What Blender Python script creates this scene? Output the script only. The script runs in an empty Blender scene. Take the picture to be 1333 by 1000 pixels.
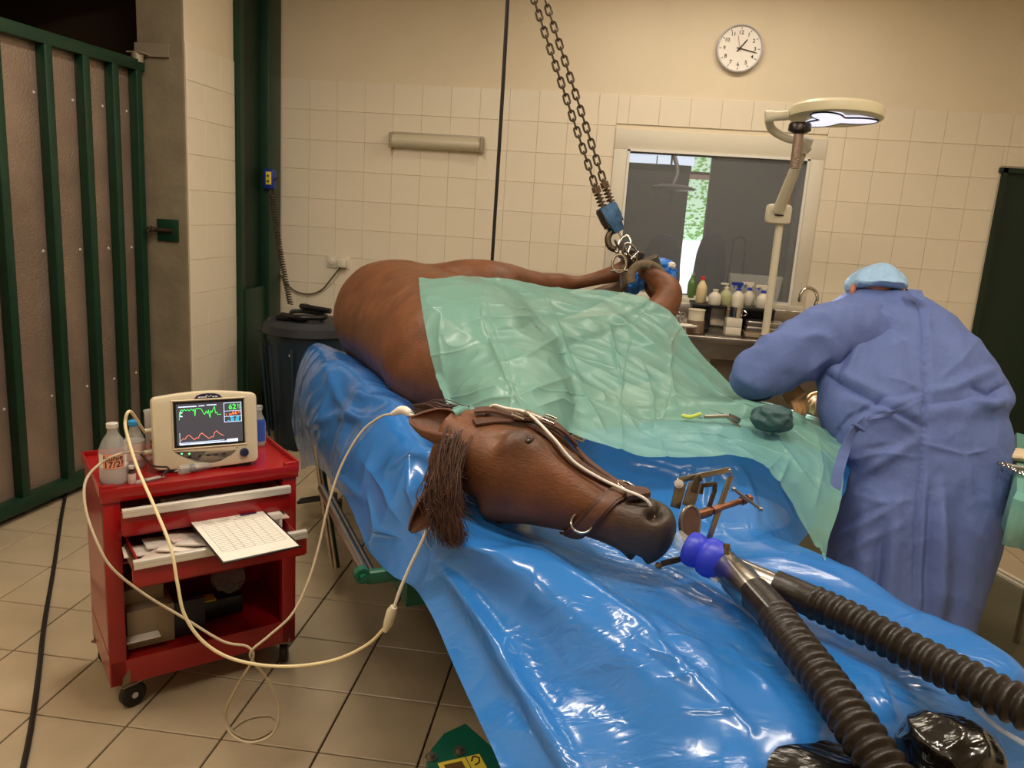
import bpy, bmesh, math, random
import numpy as np
from mathutils import Vector, Matrix, Quaternion
from mathutils.bvhtree import BVHTree
from mathutils import noise as mnoise
random.seed(7)
PI = math.pi
SC = bpy.context.scene
COL = SC.collection

# ------------------------------------------------------------------ camera
F, PITCH, ROLL, YAW, EYE = 1031.0, math.radians(12.17), math.radians(3.75), math.radians(6.3), 1.61
FW = Vector((-math.sin(YAW)*math.cos(PITCH), math.cos(YAW)*math.cos(PITCH), -math.sin(PITCH)))
R0 = Vector((math.cos(YAW), math.sin(YAW), 0)); U0 = R0.cross(FW)
RT = R0*math.cos(ROLL) + U0*math.sin(ROLL); UP = -R0*math.sin(ROLL) + U0*math.cos(ROLL)
EYEP = Vector((0, 0, EYE))
cam_d = bpy.data.cameras.new('camera'); cam = bpy.data.objects.new('camera', cam_d); COL.objects.link(cam)
m = Matrix((RT, UP, -FW)).transposed().to_4x4(); m.translation = EYEP
cam.matrix_world = m
cam_d.sensor_fit = 'HORIZONTAL'; cam_d.sensor_width = 36; cam_d.lens = 36*F/1333
cam_d.clip_start = .05
SC.camera = cam

def ray(x, y): return FW + RT*((x-666.5)/F) - UP*((y-500)/F)
def at(x, y, d): return EYEP + ray(x, y)*d                       # point at axial distance d
def aty(x, y, Y):
    r = ray(x, y); return EYEP + r*(Y/r.y)
def atz(x, y, Z):
    r = ray(x, y); return EYEP + r*((Z-EYE)/r.z)
def atx(x, y, X):
    r = ray(x, y); return EYEP + r*(X/r.x)
TA = Vector((.5, -.866, 0)); TN = Vector((.866, .5, 0)); TO = Vector((-.87, 2.47, 0))
def T(s, t, z): return TO + TA*s + TN*t + Vector((0, 0, z))      # table coordinates

# ------------------------------------------------------------------ light, exposure
SC.view_settings.view_transform = 'Standard'; SC.view_settings.look = 'None'
SC.view_settings.gamma = 1; SC.view_settings.use_curve_mapping = False
SC.view_settings.exposure = 0.22
w = bpy.data.worlds.new('world'); SC.world = w; w.use_nodes = True
w.node_tree.nodes['Background'].inputs[0].default_value = (.85, .8, .7, 1)
w.node_tree.nodes['Background'].inputs[1].default_value = .15
def area(name, loc, sx, sy, power, col=(1, .89, .74), rot=(0, 0, 0), spread=180):
    l = bpy.data.lights.new(name, 'AREA'); l.shape = 'RECTANGLE'; l.size = sx; l.size_y = sy; l.energy = power; l.color = col
    l.spread = math.radians(spread)
    o = bpy.data.objects.new(name, l); COL.objects.link(o); o.location = loc; o.rotation_euler = rot
    return o
CEIL = 3.3
TUBES = [(0.55, 4.6, 0, 19), (-1.4, 3.0, PI/2, 30), (0.3, 1.6, 0, 38), (2.0, 2.6, PI/2, 22), (-1.2, .2, 0, 28)]
for k, (x, y, a, pw) in enumerate(TUBES):
    area('tube_light', (x, y, CEIL-.13), 1.5, .16, pw, rot=(0, 0, a))

# ------------------------------------------------------------------ helpers
def tag(o, label=None, cat=None, group=None, kind=None):
    if label: o['label'] = label
    if cat: o['category'] = cat
    if group: o['group'] = group
    if kind: o['kind'] = kind
    return o
def thing(name, label, cat, loc=(0, 0, 0), group=None, rotz=0):
    o = bpy.data.objects.new(name, None); COL.objects.link(o); o.location = loc; o.rotation_euler = (0, 0, rotz)
    o.empty_display_size = .05
    return tag(o, label, cat, group)
def put(o, parent):
    """parent o (whose data is in world coordinates) under parent keeping the world place"""
    o.parent = parent
    if parent is not None:
        M = Matrix.Identity(4); p = parent; chain = []
        while p is not None: chain.append(p); p = p.parent
        for p in reversed(chain): M = M @ p.matrix_parent_inverse @ p.matrix_basis
        o.matrix_parent_inverse = M.inverted()
    return o

class MB:
    def __init__(s): s.v = []; s.f = []; s.m = []; s.mi = 0
    def add(s, vs, fs, M=None):
        b = len(s.v)
        for q in vs:
            q = Vector(q); s.v.append(tuple(M @ q) if M is not None else tuple(q))
        for f in fs: s.f.append(tuple(i+b for i in f)); s.m.append(s.mi)
        return s
    def box(s, c, d, M=None, rot=None, bev=0):
        hx, hy, hz = d[0]/2, d[1]/2, d[2]/2
        R = Matrix.Translation(Vector(c))
        if rot is not None: R = R @ (rot.to_matrix() if isinstance(rot, Quaternion) else rot).to_4x4()
        if M is not None: R = M @ R
        if bev <= 0:
            vs = [(x*hx, y*hy, z*hz) for x in (-1, 1) for y in (-1, 1) for z in (-1, 1)]
            return s.add(vs, [(0, 1, 3, 2), (4, 6, 7, 5), (0, 4, 5, 1), (2, 3, 7, 6), (0, 2, 6, 4), (1, 5, 7, 3)], R)
        bm = bmesh.new(); bmesh.ops.create_cube(bm, size=1); bmesh.ops.scale(bm, vec=d, verts=bm.verts)
        bmesh.ops.bevel(bm, geom=bm.edges[:], offset=min(bev, min(d)*.45), segments=2, affect='EDGES', profile=.5)
        bm.verts.index_update(); s.add([v.co[:] for v in bm.verts], [[v.index for v in f.verts] for f in bm.faces], R); bm.free()
        return s
    def tube(s, path, r, n=10, closed=False, caps=True, M=None):
        P = [Vector(p) for p in path]; N = len(P)
        rr = r if hasattr(r, '__len__') else [r]*N
        rings = []; tan = []
        for i in range(N):
            a = P[(i-1) % N] if (closed or i > 0) else P[i]; b = P[(i+1) % N] if (closed or i < N-1) else P[i]
            t = (b-a); tan.append(t.normalized() if t.length > 1e-9 else Vector((0, 0, 1)))
        ref = Vector((0, 0, 1)) if abs(tan[0].z) < .9 else Vector((1, 0, 0))
        nv = (ref - tan[0]*ref.dot(tan[0])).normalized()
        vs = []
        for i in range(N):
            if i > 0:
                q = tan[i-1].rotation_difference(tan[i]); nv = q @ nv; nv = (nv - tan[i]*nv.dot(tan[i])).normalized()
            bv = tan[i].cross(nv)
            for k in range(n):
                a = 2*PI*k/n; vs.append(P[i] + (nv*math.cos(a)+bv*math.sin(a))*rr[i])
        fs = []
        for i in range(N if closed else N-1):
            j = (i+1) % N
            for k in range(n): fs.append((i*n+k, i*n+(k+1) % n, j*n+(k+1) % n, j*n+k))
        if caps and not closed: fs.append(tuple(range(n))[::-1]); fs.append(tuple((N-1)*n+k for k in range(n)))
        return s.add(vs, fs, M)
    def cyl(s, a, b, r, r2=None, n=16, M=None, caps=True):
        return s.tube([a, b], [r, r if r2 is None else r2], n, M=M, caps=caps)
    def lathe(s, prof, n=24, M=None):
        """prof list of (r, z)"""
        vs = []; fs = []
        for r, z in prof:
            for k in range(n): a = 2*PI*k/n; vs.append((r*math.cos(a), r*math.sin(a), z))
        for i in range(len(prof)-1):
            for k in range(n): fs.append((i*n+k, i*n+(k+1) % n, (i+1)*n+(k+1) % n, (i+1)*n+k))
        if prof[0][0] > 1e-4: fs.append(tuple(range(n))[::-1])
        if prof[-1][0] > 1e-4: fs.append(tuple((len(prof)-1)*n+k for k in range(n)))
        return s.add(vs, fs, M)
    def prism(s, poly, z0, z1, M=None):
        n = len(poly); vs = [(x, y, z0) for x, y in poly]+[(x, y, z1) for x, y in poly]
        fs = [tuple(range(n))[::-1], tuple(range(n, 2*n))]+[(i, (i+1) % n, n+(i+1) % n, n+i) for i in range(n)]
        return s.add(vs, fs, M)
    def loft(s, rings, caps=True, M=None):
        n = len(rings[0]); vs = [p for r in rings for p in r]; fs = []
        for i in range(len(rings)-1):
            for k in range(n): fs.append((i*n+k, i*n+(k+1) % n, (i+1)*n+(k+1) % n, (i+1)*n+k))
        if caps: fs.append(tuple(range(n))[::-1]); fs.append(tuple((len(rings)-1)*n+k for k in range(n)))
        return s.add(vs, fs, M)
    def grid(s, G, closed_v=False):
        """G[i][j] points"""
        a, b = len(G), len(G[0]); vs = [p for r in G for p in r]; fs = []
        for i in range(a-1):
            for j in range(b-1): fs.append((i*b+j, i*b+j+1, (i+1)*b+j+1, (i+1)*b+j))
        return s.add(vs, fs)
    def mesh(s, name, mats=None, smooth=True, fix=True):
        me = bpy.data.meshes.new(name); me.from_pydata([tuple(v) for v in s.v], [], s.f)
        if mats:
            for mm in (mats if isinstance(mats, (list, tuple)) else [mats]): me.materials.append(mm)
        if any(s.m): me.polygons.foreach_set('material_index', s.m)
        if fix:
            bm = bmesh.new(); bm.from_mesh(me); bmesh.ops.recalc_face_normals(bm, faces=bm.faces); bm.to_mesh(me); bm.free()
        if smooth:
            me.polygons.foreach_set('use_smooth', [True]*len(me.polygons)); me.set_sharp_from_angle(angle=math.radians(38))
        me.update(); return me
    def build(s, name, mats=None, parent=None, smooth=True, local=False, **kw):
        me = s.mesh(name, mats, smooth, **kw); o = bpy.data.objects.new(name, me); COL.objects.link(o)
        if parent is not None:
            if local: o.parent = parent
            else: put(o, parent)
        return o
def cr(pts, n, closed=False):
    """Catmull-Rom through pts (vectors or tuples of any length), n samples in all"""
    P = np.array([list(p) for p in pts], float); N = len(P); out = []
    seg = N if closed else N-1
    for i in range(n):
        u = i/(n if closed else n-1)*seg; k = min(int(u), seg-1); t = u-k
        g = lambda j: P[j % N] if closed else P[max(0, min(N-1, j))]
        p0, p1, p2, p3 = g(k-1), g(k), g(k+1), g(k+2)
        if not closed:
            if k == 0: p0 = 2*p1-p2
            if k == seg-1: p3 = 2*p2-p1
        out.append(.5*((2*p1)+(-p0+p2)*t+(2*p0-5*p1+4*p2-p3)*t*t+(-p0+3*p1-3*p2+p3)*t**3))
    return out
def crv(pts, n, closed=False): return [Vector(p) for p in cr(pts, n, closed)]
def net(rows, nu, nv):
    """bicubic surface through a control net; rows[i][j] -> (nu x nv) numpy grid"""
    A = [cr(r, nv) for r in rows]; B = [cr([A[i][j] for i in range(len(A))], nu) for j in range(nv)]
    return np.transpose(np.array(B), (1, 0, 2))
def fnoise(P, sc, off=0.0):
    return np.array([mnoise.noise(Vector((p[0]*sc+off, p[1]*sc-off, p[2]*sc+2*off))) for p in P])
def grid_normals(G):
    du = np.gradient(G, axis=0); dv = np.gradient(G, axis=1); n = np.cross(du, dv)
    return n/np.maximum(np.linalg.norm(n, axis=2, keepdims=True), 1e-9)
def projpx(G):
    """where each grid vertex is seen from the photograph's viewpoint (to place known folds on the cloth)"""
    d = G-np.array(EYEP); z = d@np.array(FW); return 666.5+F*(d@np.array(RT))/z, 500-F*(d@np.array(UP))/z
def ridges(PX, PY, lst):
    h = np.zeros_like(PX)
    for pts, wd, amp in lst:
        best = np.full_like(PX, 1e9); env = np.ones_like(PX); n = len(pts)-1
        for k in range(n):
            x0, y0 = pts[k]; x1, y1 = pts[k+1]; dx, dy = x1-x0, y1-y0; t_ = np.clip(((PX-x0)*dx+(PY-y0)*dy)/(dx*dx+dy*dy), 0, 1); dd = np.hypot(PX-(x0+t_*dx), PY-(y0+t_*dy)); u = (k+t_)/n; b = dd < best; best = np.where(b, dd, best); env = np.where(b, np.clip(np.sin(np.clip(u, .02, .98)*PI), 0, 1)**.5, env)
        h += amp*np.exp(-(best/wd)**2 if wd > 5 else -best/wd)*env
    return h
def Mat(loc=(0, 0, 0), x=None, z=None, y=None, s=1.0):
    """matrix with given axes"""
    if x is not None and z is not None:
        X = Vector(x).normalized(); Z = Vector(z); Z = (Z-X*Z.dot(X)).normalized(); Y = Z.cross(X)
    elif z is not None:
        Z = Vector(z).normalized(); r = Vector((1, 0, 0)) if abs(Z.x) < .9 else Vector((0, 1, 0)); X = (r-Z*r.dot(Z)).normalized(); Y = Z.cross(X)
    M = Matrix((X, Y, Z)).transposed().to_4x4(); M = M @ Matrix.Scale(s, 4); M.translation = Vector(loc); return M
def dup(root, loc=None, rotz=None, label=None):
    r = root.copy(); COL.objects.link(r)
    if loc is not None: r.location = loc
    if rotz is not None: r.rotation_euler = (0, 0, rotz)
    if label: r['label'] = label
    for ch in list(root.children):
        c = ch.copy(); COL.objects.link(c); c.parent = r
        for g in list(ch.children):
            d = g.copy(); COL.objects.link(d); d.parent = c
    return r

# ------------------------------------------------------------------ materials
def srgb(r, g, b): return tuple(((c/255/12.92) if c/255 <= .04045 else ((c/255+.055)/1.055)**2.4) for c in (r, g, b))
def mat(name, col, rough=.5, metal=0., var=0., vscale=8., bump=0., bscale=40., spec=.5, emit=None, es=1., alpha=1., trans=0., coat=0., stretch=None, sss=0., ior=1.45, bdist=.01):
    m = bpy.data.materials.new(name); m.use_nodes = True; nt = m.node_tree; b = nt.nodes['Principled BSDF']
    c = srgb(*col) if max(col) > 1 else col
    b.inputs['Base Color'].default_value = (*c, 1); b.inputs['Roughness'].default_value = rough; b.inputs['Metallic'].default_value = metal
    b.inputs['Specular IOR Level'].default_value = spec; b.inputs['Alpha'].default_value = alpha; b.inputs['IOR'].default_value = ior
    b.inputs['Transmission Weight'].default_value = trans; b.inputs['Coat Weight'].default_value = coat; b.inputs['Coat Roughness'].default_value = .08
    if emit is not None:
        b.inputs['Emission Color'].default_value = (*srgb(*emit), 1); b.inputs['Emission Strength'].default_value = es
    tc = nt.nodes.new('ShaderNodeTexCoord'); src = tc.outputs['Object']
    if stretch:
        mp = nt.nodes.new('ShaderNodeMapping'); mp.inputs['Scale'].default_value = stretch; nt.links.new(src, mp.inputs[0]); src = mp.outputs[0]
    if var > 0:
        nz = nt.nodes.new('ShaderNodeTexNoise'); nz.inputs['Scale'].default_value = vscale; nz.inputs['Detail'].default_value = 5
        rp = nt.nodes.new('ShaderNodeMapRange'); rp.inputs[1].default_value = .3; rp.inputs[2].default_value = .7; rp.inputs[3].default_value = 1-var; rp.inputs[4].default_value = 1+var
        mx = nt.nodes.new('ShaderNodeVectorMath'); mx.operation = 'SCALE'; mx.inputs[0].default_value = c
        nt.links.new(src, nz.inputs['Vector']); nt.links.new(nz.outputs[0], rp.inputs[0]); nt.links.new(rp.outputs[0], mx.inputs['Scale']); nt.links.new(mx.outputs[0], b.inputs['Base Color'])
    if bump > 0:
        nz = nt.nodes.new('ShaderNodeTexNoise'); nz.inputs['Scale'].default_value = bscale; nz.inputs['Detail'].default_value = 4
        bp = nt.nodes.new('ShaderNodeBump'); bp.inputs['Strength'].default_value = bump; bp.inputs['Distance'].default_value = bdist
        nt.links.new(src, nz.inputs['Vector']); nt.links.new(nz.outputs[0], bp.inputs['Height']); nt.links.new(bp.outputs[0], b.inputs['Normal'])
    return m
def film(name, col, alpha, rough, b1, s1, b2, s2, coat=0., tl=.0, dist=.02, mask=0):
    """crinkled plastic film: fine wrinkles as relief, part of the light passes straight through"""
    m = bpy.data.materials.new(name); m.use_nodes = True; nt = m.node_tree; b = nt.nodes['Principled BSDF']; L = nt.links.new
    c = srgb(*col); b.inputs['Base Color'].default_value = (*c, 1); b.inputs['Roughness'].default_value = rough
    b.inputs['Alpha'].default_value = alpha; b.inputs['Coat Weight'].default_value = coat; b.inputs['Coat Roughness'].default_value = .12
    tc = nt.nodes.new('ShaderNodeTexCoord'); mp = nt.nodes.new('ShaderNodeMapping'); mp.inputs['Rotation'].default_value = (.3, .2, .9); mp.inputs['Scale'].default_value = (1, 2.6, 1.4)
    L(tc.outputs['Object'], mp.inputs[0])
    h = None
    for st, sc, ty in ((b1, s1, 'R'), (b2, s2, 'R')):
        nz = nt.nodes.new('ShaderNodeTexNoise'); nz.inputs['Scale'].default_value = sc; nz.inputs['Detail'].default_value = 2.5; nz.inputs['Distortion'].default_value = .6
        L(mp.outputs[0], nz.inputs['Vector'])
        a = nt.nodes.new('ShaderNodeMath'); a.operation = 'SUBTRACT'; a.inputs[1].default_value = .5; L(nz.outputs[0], a.inputs[0])
        ab = nt.nodes.new('ShaderNodeMath'); ab.operation = 'ABSOLUTE'; L(a.outputs[0], ab.inputs[0])
        ml = nt.nodes.new('ShaderNodeMath'); ml.operation = 'MULTIPLY'; ml.inputs[1].default_value = st; L(ab.outputs[0], ml.inputs[0])
        if mask and sc == s2:
            mk = nt.nodes.new('ShaderNodeTexNoise'); mk.inputs['Scale'].default_value = mask; L(tc.outputs['Object'], mk.inputs['Vector'])
            mr = nt.nodes.new('ShaderNodeMapRange'); mr.inputs[1].default_value = .45; mr.inputs[2].default_value = .62; mr.inputs[3].default_value = .1; mr.inputs[4].default_value = 1.3; L(mk.outputs[0], mr.inputs[0])
            m2 = nt.nodes.new('ShaderNodeMath'); m2.operation = 'MULTIPLY'; L(ml.outputs[0], m2.inputs[0]); L(mr.outputs[0], m2.inputs[1]); ml = m2
        if h is None: h = ml
        else:
            ad = nt.nodes.new('ShaderNodeMath'); ad.operation = 'ADD'; L(h.outputs[0], ad.inputs[0]); L(ml.outputs[0], ad.inputs[1]); h = ad
    bp = nt.nodes.new('ShaderNodeBump'); bp.inputs['Strength'].default_value = 1; bp.inputs['Distance'].default_value = dist
    L(h.outputs[0], bp.inputs['Height']); L(bp.outputs[0], b.inputs['Normal'])
    if coat: L(bp.outputs[0], b.inputs['Coat Normal'])
    if tl > 0:
        tr = nt.nodes.new('ShaderNodeBsdfTranslucent'); tr.inputs[0].default_value = (*c, 1); mxs = nt.nodes.new('ShaderNodeMixShader'); mxs.inputs[0].default_value = tl
        out = nt.nodes['Material Output']; L(b.outputs[0], mxs.inputs[1]); L(tr.outputs[0], mxs.inputs[2]); L(mxs.outputs[0], out.inputs[0])
    return m
def textmesh(txt, size, name, material, M, parent=None, depth=.0004, align='CENTER', font=None):
    cu = bpy.data.curves.new(name, 'FONT'); cu.body = txt; cu.size = size; cu.align_x = align; cu.align_y = 'CENTER'; cu.extrude = depth; cu.resolution_u = 2; cu.offset = size*.018
    o = bpy.data.objects.new(name, cu); COL.objects.link(o)
    dg = bpy.context.evaluated_depsgraph_get(); me = bpy.data.meshes.new_from_object(o.evaluated_get(dg)); bpy.data.objects.remove(o)
    me.transform(M); me.materials.clear(); me.materials.append(material); me.name = name
    o = bpy.data.objects.new(name, me); COL.objects.link(o)
    if parent is not None: put(o, parent)
    return o
MT = dict(
 tile=mat('glazed_wall_tile', (226, 214, 192), .32, var=.03, vscale=2),
 grout=mat('wall_grout', (214, 200, 174), .9),
 paint=mat('cream_wall_paint', (222, 208, 182), .8, var=.03, vscale=3, bump=.1, bscale=120),
 ftile=mat('beige_floor_tile', (176, 158, 130), .38, var=.08, vscale=5, bump=.05, bscale=60),
 fgrout=mat('dark_floor_grout', (60, 36, 24), .9),
 skirt=mat('brown_skirting_tile', (150, 120, 90), .5),
 green=mat('dark_green_paint', (14, 50, 32), .42, var=.15, vscale=6, bump=.1, bscale=60),
 dgreen=mat('door_green', (12, 38, 22), .5, var=.1, vscale=3),
 tgreen=mat('table_green', (14, 84, 62), .4),
 concrete=mat('concrete', (128, 116, 94), .85, var=.15, vscale=7, bump=.3, bscale=30),
 galv=mat('galvanised_sheet', (150, 130, 114), .40, metal=.5, var=.22, vscale=2.2, bump=.6, bscale=90, bdist=.006),
 dark=mat('dark_void', (74, 54, 36), .9),  # darkness of the unlit passage, put into its wall colour
 steel=mat('brushed_steel', (175, 168, 158), .28, metal=1, var=.1, vscale=14),
 chrome=mat('chrome', (200, 195, 188), .14, metal=1),
 iron=mat('dull_iron', (92, 80, 66), .42, metal=.85, var=.25, vscale=60),
 zinc=mat('zinc', (150, 140, 122), .35, metal=.9, var=.15, vscale=50),
 red=mat('red_enamel', (150, 14, 18), .3, coat=.4, var=.08, vscale=8),
 alu=mat('aluminium_trim', (214, 208, 198), .35, metal=.3),
 rubber=mat('black_rubber', (24, 22, 20), .5, var=.1, vscale=20),
 hose=mat('black_hose_rubber', (36, 28, 22), .38, var=.2, vscale=30, bump=.15, bscale=90),
 white=mat('white_plastic', (214, 206, 188), .4),
 cream=mat('cream_plastic', (214, 205, 180), .4),
 beige=mat('monitor_beige', (205, 192, 164), .42, bump=.06, bscale=300),
 navy=mat('navy_plastic', (34, 36, 74), .35),
 black=mat('black_plastic', (18, 18, 20), .35),
 paper=mat('paper', (226, 220, 208), .8, var=.03, vscale=20),
 card=mat('cardboard_box', (150, 132, 108), .8, var=.08, vscale=10),
 leather=mat('brown_leather', (78, 48, 34), .48, var=.25, vscale=40, bump=.4, bscale=150, bdist=.003),
 hobble=mat('worn_webbing', (110, 94, 74), .85, var=.2, vscale=50, bump=.5, bscale=150),
 glass=mat('clear_glass', (240, 244, 240), .02, trans=1., ior=1.45),
 pane=mat('window_pane', (200, 205, 205), .02, alpha=.12, spec=.6),
 liquid=mat('clear_liquid', (205, 200, 195), .1, alpha=.55),
 pclear=mat('translucent_plastic', (205, 205, 200), .2, alpha=.32),
 cord=mat('cream_cord', (222, 205, 160), .5), gcord=mat('grey_cord', (176, 160, 132), .5),
 bcord=mat('black_cord', (26, 20, 18), .6),
 blue_t=film('blue_plastic_film', (52, 134, 222), .88, .24, .07, 3.2, .10, 11, coat=.7, tl=.2, dist=.05, mask=2.2),
 drape=film('green_drape_film', (136, 196, 184), .62, .36, .08, 4, .06, 14, coat=.12, tl=.12, dist=.03, mask=3),
 bag=film('black_bag_film', (16, 14, 13), 1, .2, .35, 5, .06, 18, coat=.6, dist=.04),
 gown=mat('blue_gown_fabric', (90, 108, 164), .75, var=.05, vscale=20, bump=.6, bscale=9, stretch=(1, 1, .6), bdist=.03),
 cap=mat('light_blue_cap', (150, 186, 220), .75, bump=.7, bscale=26, bdist=.02),
 skin=mat('skin', (190, 120, 96), .5), glove=mat('latex_glove', (196, 150, 100), .4),
 cuff=mat('blue_silicone', (44, 58, 196), .4), ywhite=mat('white_label', (225, 222, 214), .7),
 yellow=mat('yellow_label', (216, 190, 60), .5), bluep=mat('blue_enamel', (24, 50, 140), .4), binblue=mat('dark_blue_bin', (22, 42, 58), .45, bump=.1, bscale=200),
 lid=mat('charcoal_lid', (44, 46, 50), .5), hairm=mat('horse_hair', (70, 36, 22), .45, var=.3, vscale=60),
 coral=mat('orange_marker', (226, 150, 120), .7), ink=mat('ink', (40, 32, 32), .6), greyink=mat('grey_print', (150, 145, 138), .8),
 hoofm=mat('hoof_horn', (70, 60, 50), .5), bcov=film('blue_shoe_cover', (30, 120, 215), 1, .3, .4, 20, .2, 50, coat=.3),
)
# ================================================================== ROOM
WY = 5.57; XL = -2.43; XR = 3.2; YB = -2.6
def struct(o, **kw): return tag(o, kind='structure', **kw)
# floor slab (grout) and tiles
fl = struct(MB().box(((XL+XR)/2-1.2, (YB+WY)/2+.3, -.06), (XR-XL+4.4, WY-YB+1.4, .1)).build('floor', MT['fgrout'], smooth=False))
fs, fph, fo = .3037, .0113, Vector((-1.046, 2.915, 0))
def plate(sx, sy, th, bev=.0025):
    mb = MB(); hx, hy = sx/2, sy/2; b = bev
    vs = [(-hx, -hy, 0), (hx, -hy, 0), (hx, hy, 0), (-hx, hy, 0), (-hx, -hy, th-b), (hx, -hy, th-b), (hx, hy, th-b), (-hx, hy, th-b),
          (-hx+b, -hy+b, th), (hx-b, -hy+b, th), (hx-b, hy-b, th), (-hx+b, hy-b, th)]
    f = [(8, 9, 10, 11)]
    for i in range(4): j = (i+1) % 4; f += [(i, j, 4+j, 4+i), (4+i, 4+j, 8+j, 8+i)]
    mb.add(vs, f); return mb
tile_me = plate(fs-.006, fs-.006, .009).mesh('floor_tile', MT['ftile'], smooth=False, fix=False)
cand = []
for i in range(-22, 16):
    for j in range(-20, 14):
        p = fo + Vector(((i+.5)*math.cos(fph)-(j+.5)*math.sin(fph), (i+.5)*math.sin(fph)+(j+.5)*math.cos(fph), 0))*fs
        if not (-3.2 < p.x < XR-.1 and YB+.1 < p.y < WY-.05): continue
        if p.x > XL-.05 and False: continue
        if p.x < XL and p.y > 4.45: continue
        d = p-EYEP; z = d.dot(FW); vis = 0
        if z > .6:
            px = 666.5+F*d.dot(RT)/z; py = 500-F*d.dot(UP)/z
            if -60 < px < 1400 and py < 1080 and (px < 700 or px > 1200): vis = 1
        cand.append((-vis, d.length, p))
cand.sort(key=lambda c: (c[0], c[1]))
Mr = Matrix.Rotation(fph, 4, 'Z'); rest = MB()
for k, (v, dd, p) in enumerate(cand):
    if k < 290 and v:
        o = bpy.data.objects.new('floor_tile', tile_me); COL.objects.link(o); o.matrix_basis = Matrix.Translation(p+Vector((0, 0, -.009))) @ Mr; o.parent = fl
    else:
        q = plate(fs-.006, fs-.006, .009); rest.add(q.v, q.f, Matrix.Translation(p+Vector((0, 0, -.009))) @ Mr)
tag(rest.build('floor_tile_field', MT['ftile'], fl, smooth=False, fix=False), kind='stuff')

# back wall with window and door openings
WX0, WX1, WZ0, WZ1 = .07, 1.235, 1.12, 2.075     # window opening
DX0, DZ = 2.43, 2.09                             # door opening
bw = MB()
def wallbox(x0, x1, z0, z1, mb=bw): mb.box(((x0+x1)/2, WY+.1, (z0+z1)/2), (x1-x0, .2, z1-z0))
wallbox(XL-.3, WX0, 0, CEIL); wallbox(WX0, WX1, 0, WZ0); wallbox(WX0, WX1, WZ1, CEIL); wallbox(WX1, DX0, 0, CEIL); wallbox(DX0, XR+.2, DZ, CEIL)
wb = struct(bw.build('wall_back', MT['paint'], smooth=False))
g = MB(); e = .004
for x0, x1, z0, z1 in ((XL, WX0-.14, .1, 2.42), (WX0-.14, WX1+.14, .1, .86), (WX0-.14, WX1+.14, WZ1+.18, 2.42), (WX1+.14, DX0, .1, 2.42), (DX0, XR, DZ+.02, 2.42)):
    g.box(((x0+x1)/2, WY-e/2, (z0+z1)/2), (x1-x0, e, z1-z0))
g.build('grout_bed', MT['grout'], wb, smooth=False)
cache = {}
def wtile(x0, x1, z0, z1, parent, axis='y', pos=WY-.0035):
    if x1-x0 < .02 or z1-z0 < .02: return
    k = (round(x1-x0, 3), round(z1-z0, 3), axis)
    if k not in cache: cache[k] = plate(k[0]-.0015, k[1]-.0015, .0050, .0012).mesh('wall_tile', MT['tile'], smooth=False, fix=False)
    o = bpy.data.objects.new('wall_tile', cache[k]); COL.objects.link(o)
    jit = [random.gauss(0, .0018) for _ in range(2)]
    if axis == 'y': R = Matrix(((1, 0, 0), (0, 0, -1), (0, 1, 0))).to_4x4(); R.translation = Vector(((x0+x1)/2, pos, (z0+z1)/2))
    elif axis == 'x': R = Matrix(((0, 0, 1), (1, 0, 0), (0, 1, 0))).to_4x4(); R.translation = Vector((pos, (x0+x1)/2, (z0+z1)/2))
    o.matrix_basis = R @ Matrix.Rotation(jit[0], 4, 'X') @ Matrix.Rotation(jit[1], 4, 'Y'); o.parent = parent
t = .2; xg = -2.154; zg = .02
ntile = 0
for r in range(1, 12):
    z0 = zg+r*t; z1 = min(z0+t, 2.42)
    if r < 1: continue
    for i in range(-2, 27):
        x0 = xg+i*t; x1 = x0+t; x0 = max(x0, XL+.02); x1 = min(x1, XR)
        if x1 <= x0: continue
        wx0, wx1, wz0, wz1 = WX0-.1, WX1+.1, .9, WZ1+.16
        if z0 < wz1-.01 and z1 > wz0:                      # row crosses the window band
            if x1 > wx0 and x0 < wx1:
                if x0 < wx0: wtile(x0, wx0, z0, z1, wb)
                if x1 > wx1: wtile(wx1, x1, z0, z1, wb)
                if z1 > wz1 and z1-wz1 > .03: wtile(max(x0, wx0), min(x1, wx1), wz1, z1, wb)
                continue
        if x1 > DX0 and z0 < DZ:
            if x0 < DX0: wtile(x0, DX0-.01, z0, z1, wb)
            if z1 > DZ+.03: wtile(max(x0, DX0-.01), x1, DZ+.01, z1, wb)
            continue
        if z0 < .85 and x0 > .3 and x1 < 2.4 : continue    # behind the counter
        wtile(x0, x1, z0, z1, wb)
struct(MB().box(((XL+DX0)/2, WY-.008, .1), (DX0-XL, .014, .2)).build('baseboard_back', MT['skirt'], smooth=False))
# window frame, pane
sy_ = WY-.008
w1 = struct(MB().box(((WX0+WX1)/2, sy_, WZ1+.065), (WX1-WX0+.2, .022, .13), bev=.003).box(((WX0+WX1)/2, sy_-.008, WZ0-.03), (WX1-WX0+.2, .04, .06), bev=.006)
   .box((WX0-.05, sy_, (WZ0+WZ1)/2), (.1, .022, WZ1-WZ0), bev=.003).box((WX1+.05, sy_, (WZ0+WZ1)/2), (.1, .022, WZ1-WZ0), bev=.003).build('window_1', MT['white']))
MB().box(((WX0+WX1)/2, sy_-.012, WZ1-.004), (WX1-WX0+.016, .012, .016)).box(((WX0+WX1)/2, sy_-.012, WZ0+.006), (WX1-WX0+.016, .014, .02)).box((WX0+.0, sy_-.012, (WZ0+WZ1)/2), (.016, .012, WZ1-WZ0)).box((WX1-.0, sy_-.012, (WZ0+WZ1)/2), (.016, .012, WZ1-WZ0)).build('glazing_bead', MT['ywhite'], w1)
rv = mat('dim_reveal', (104, 96, 86), .9)
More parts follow.
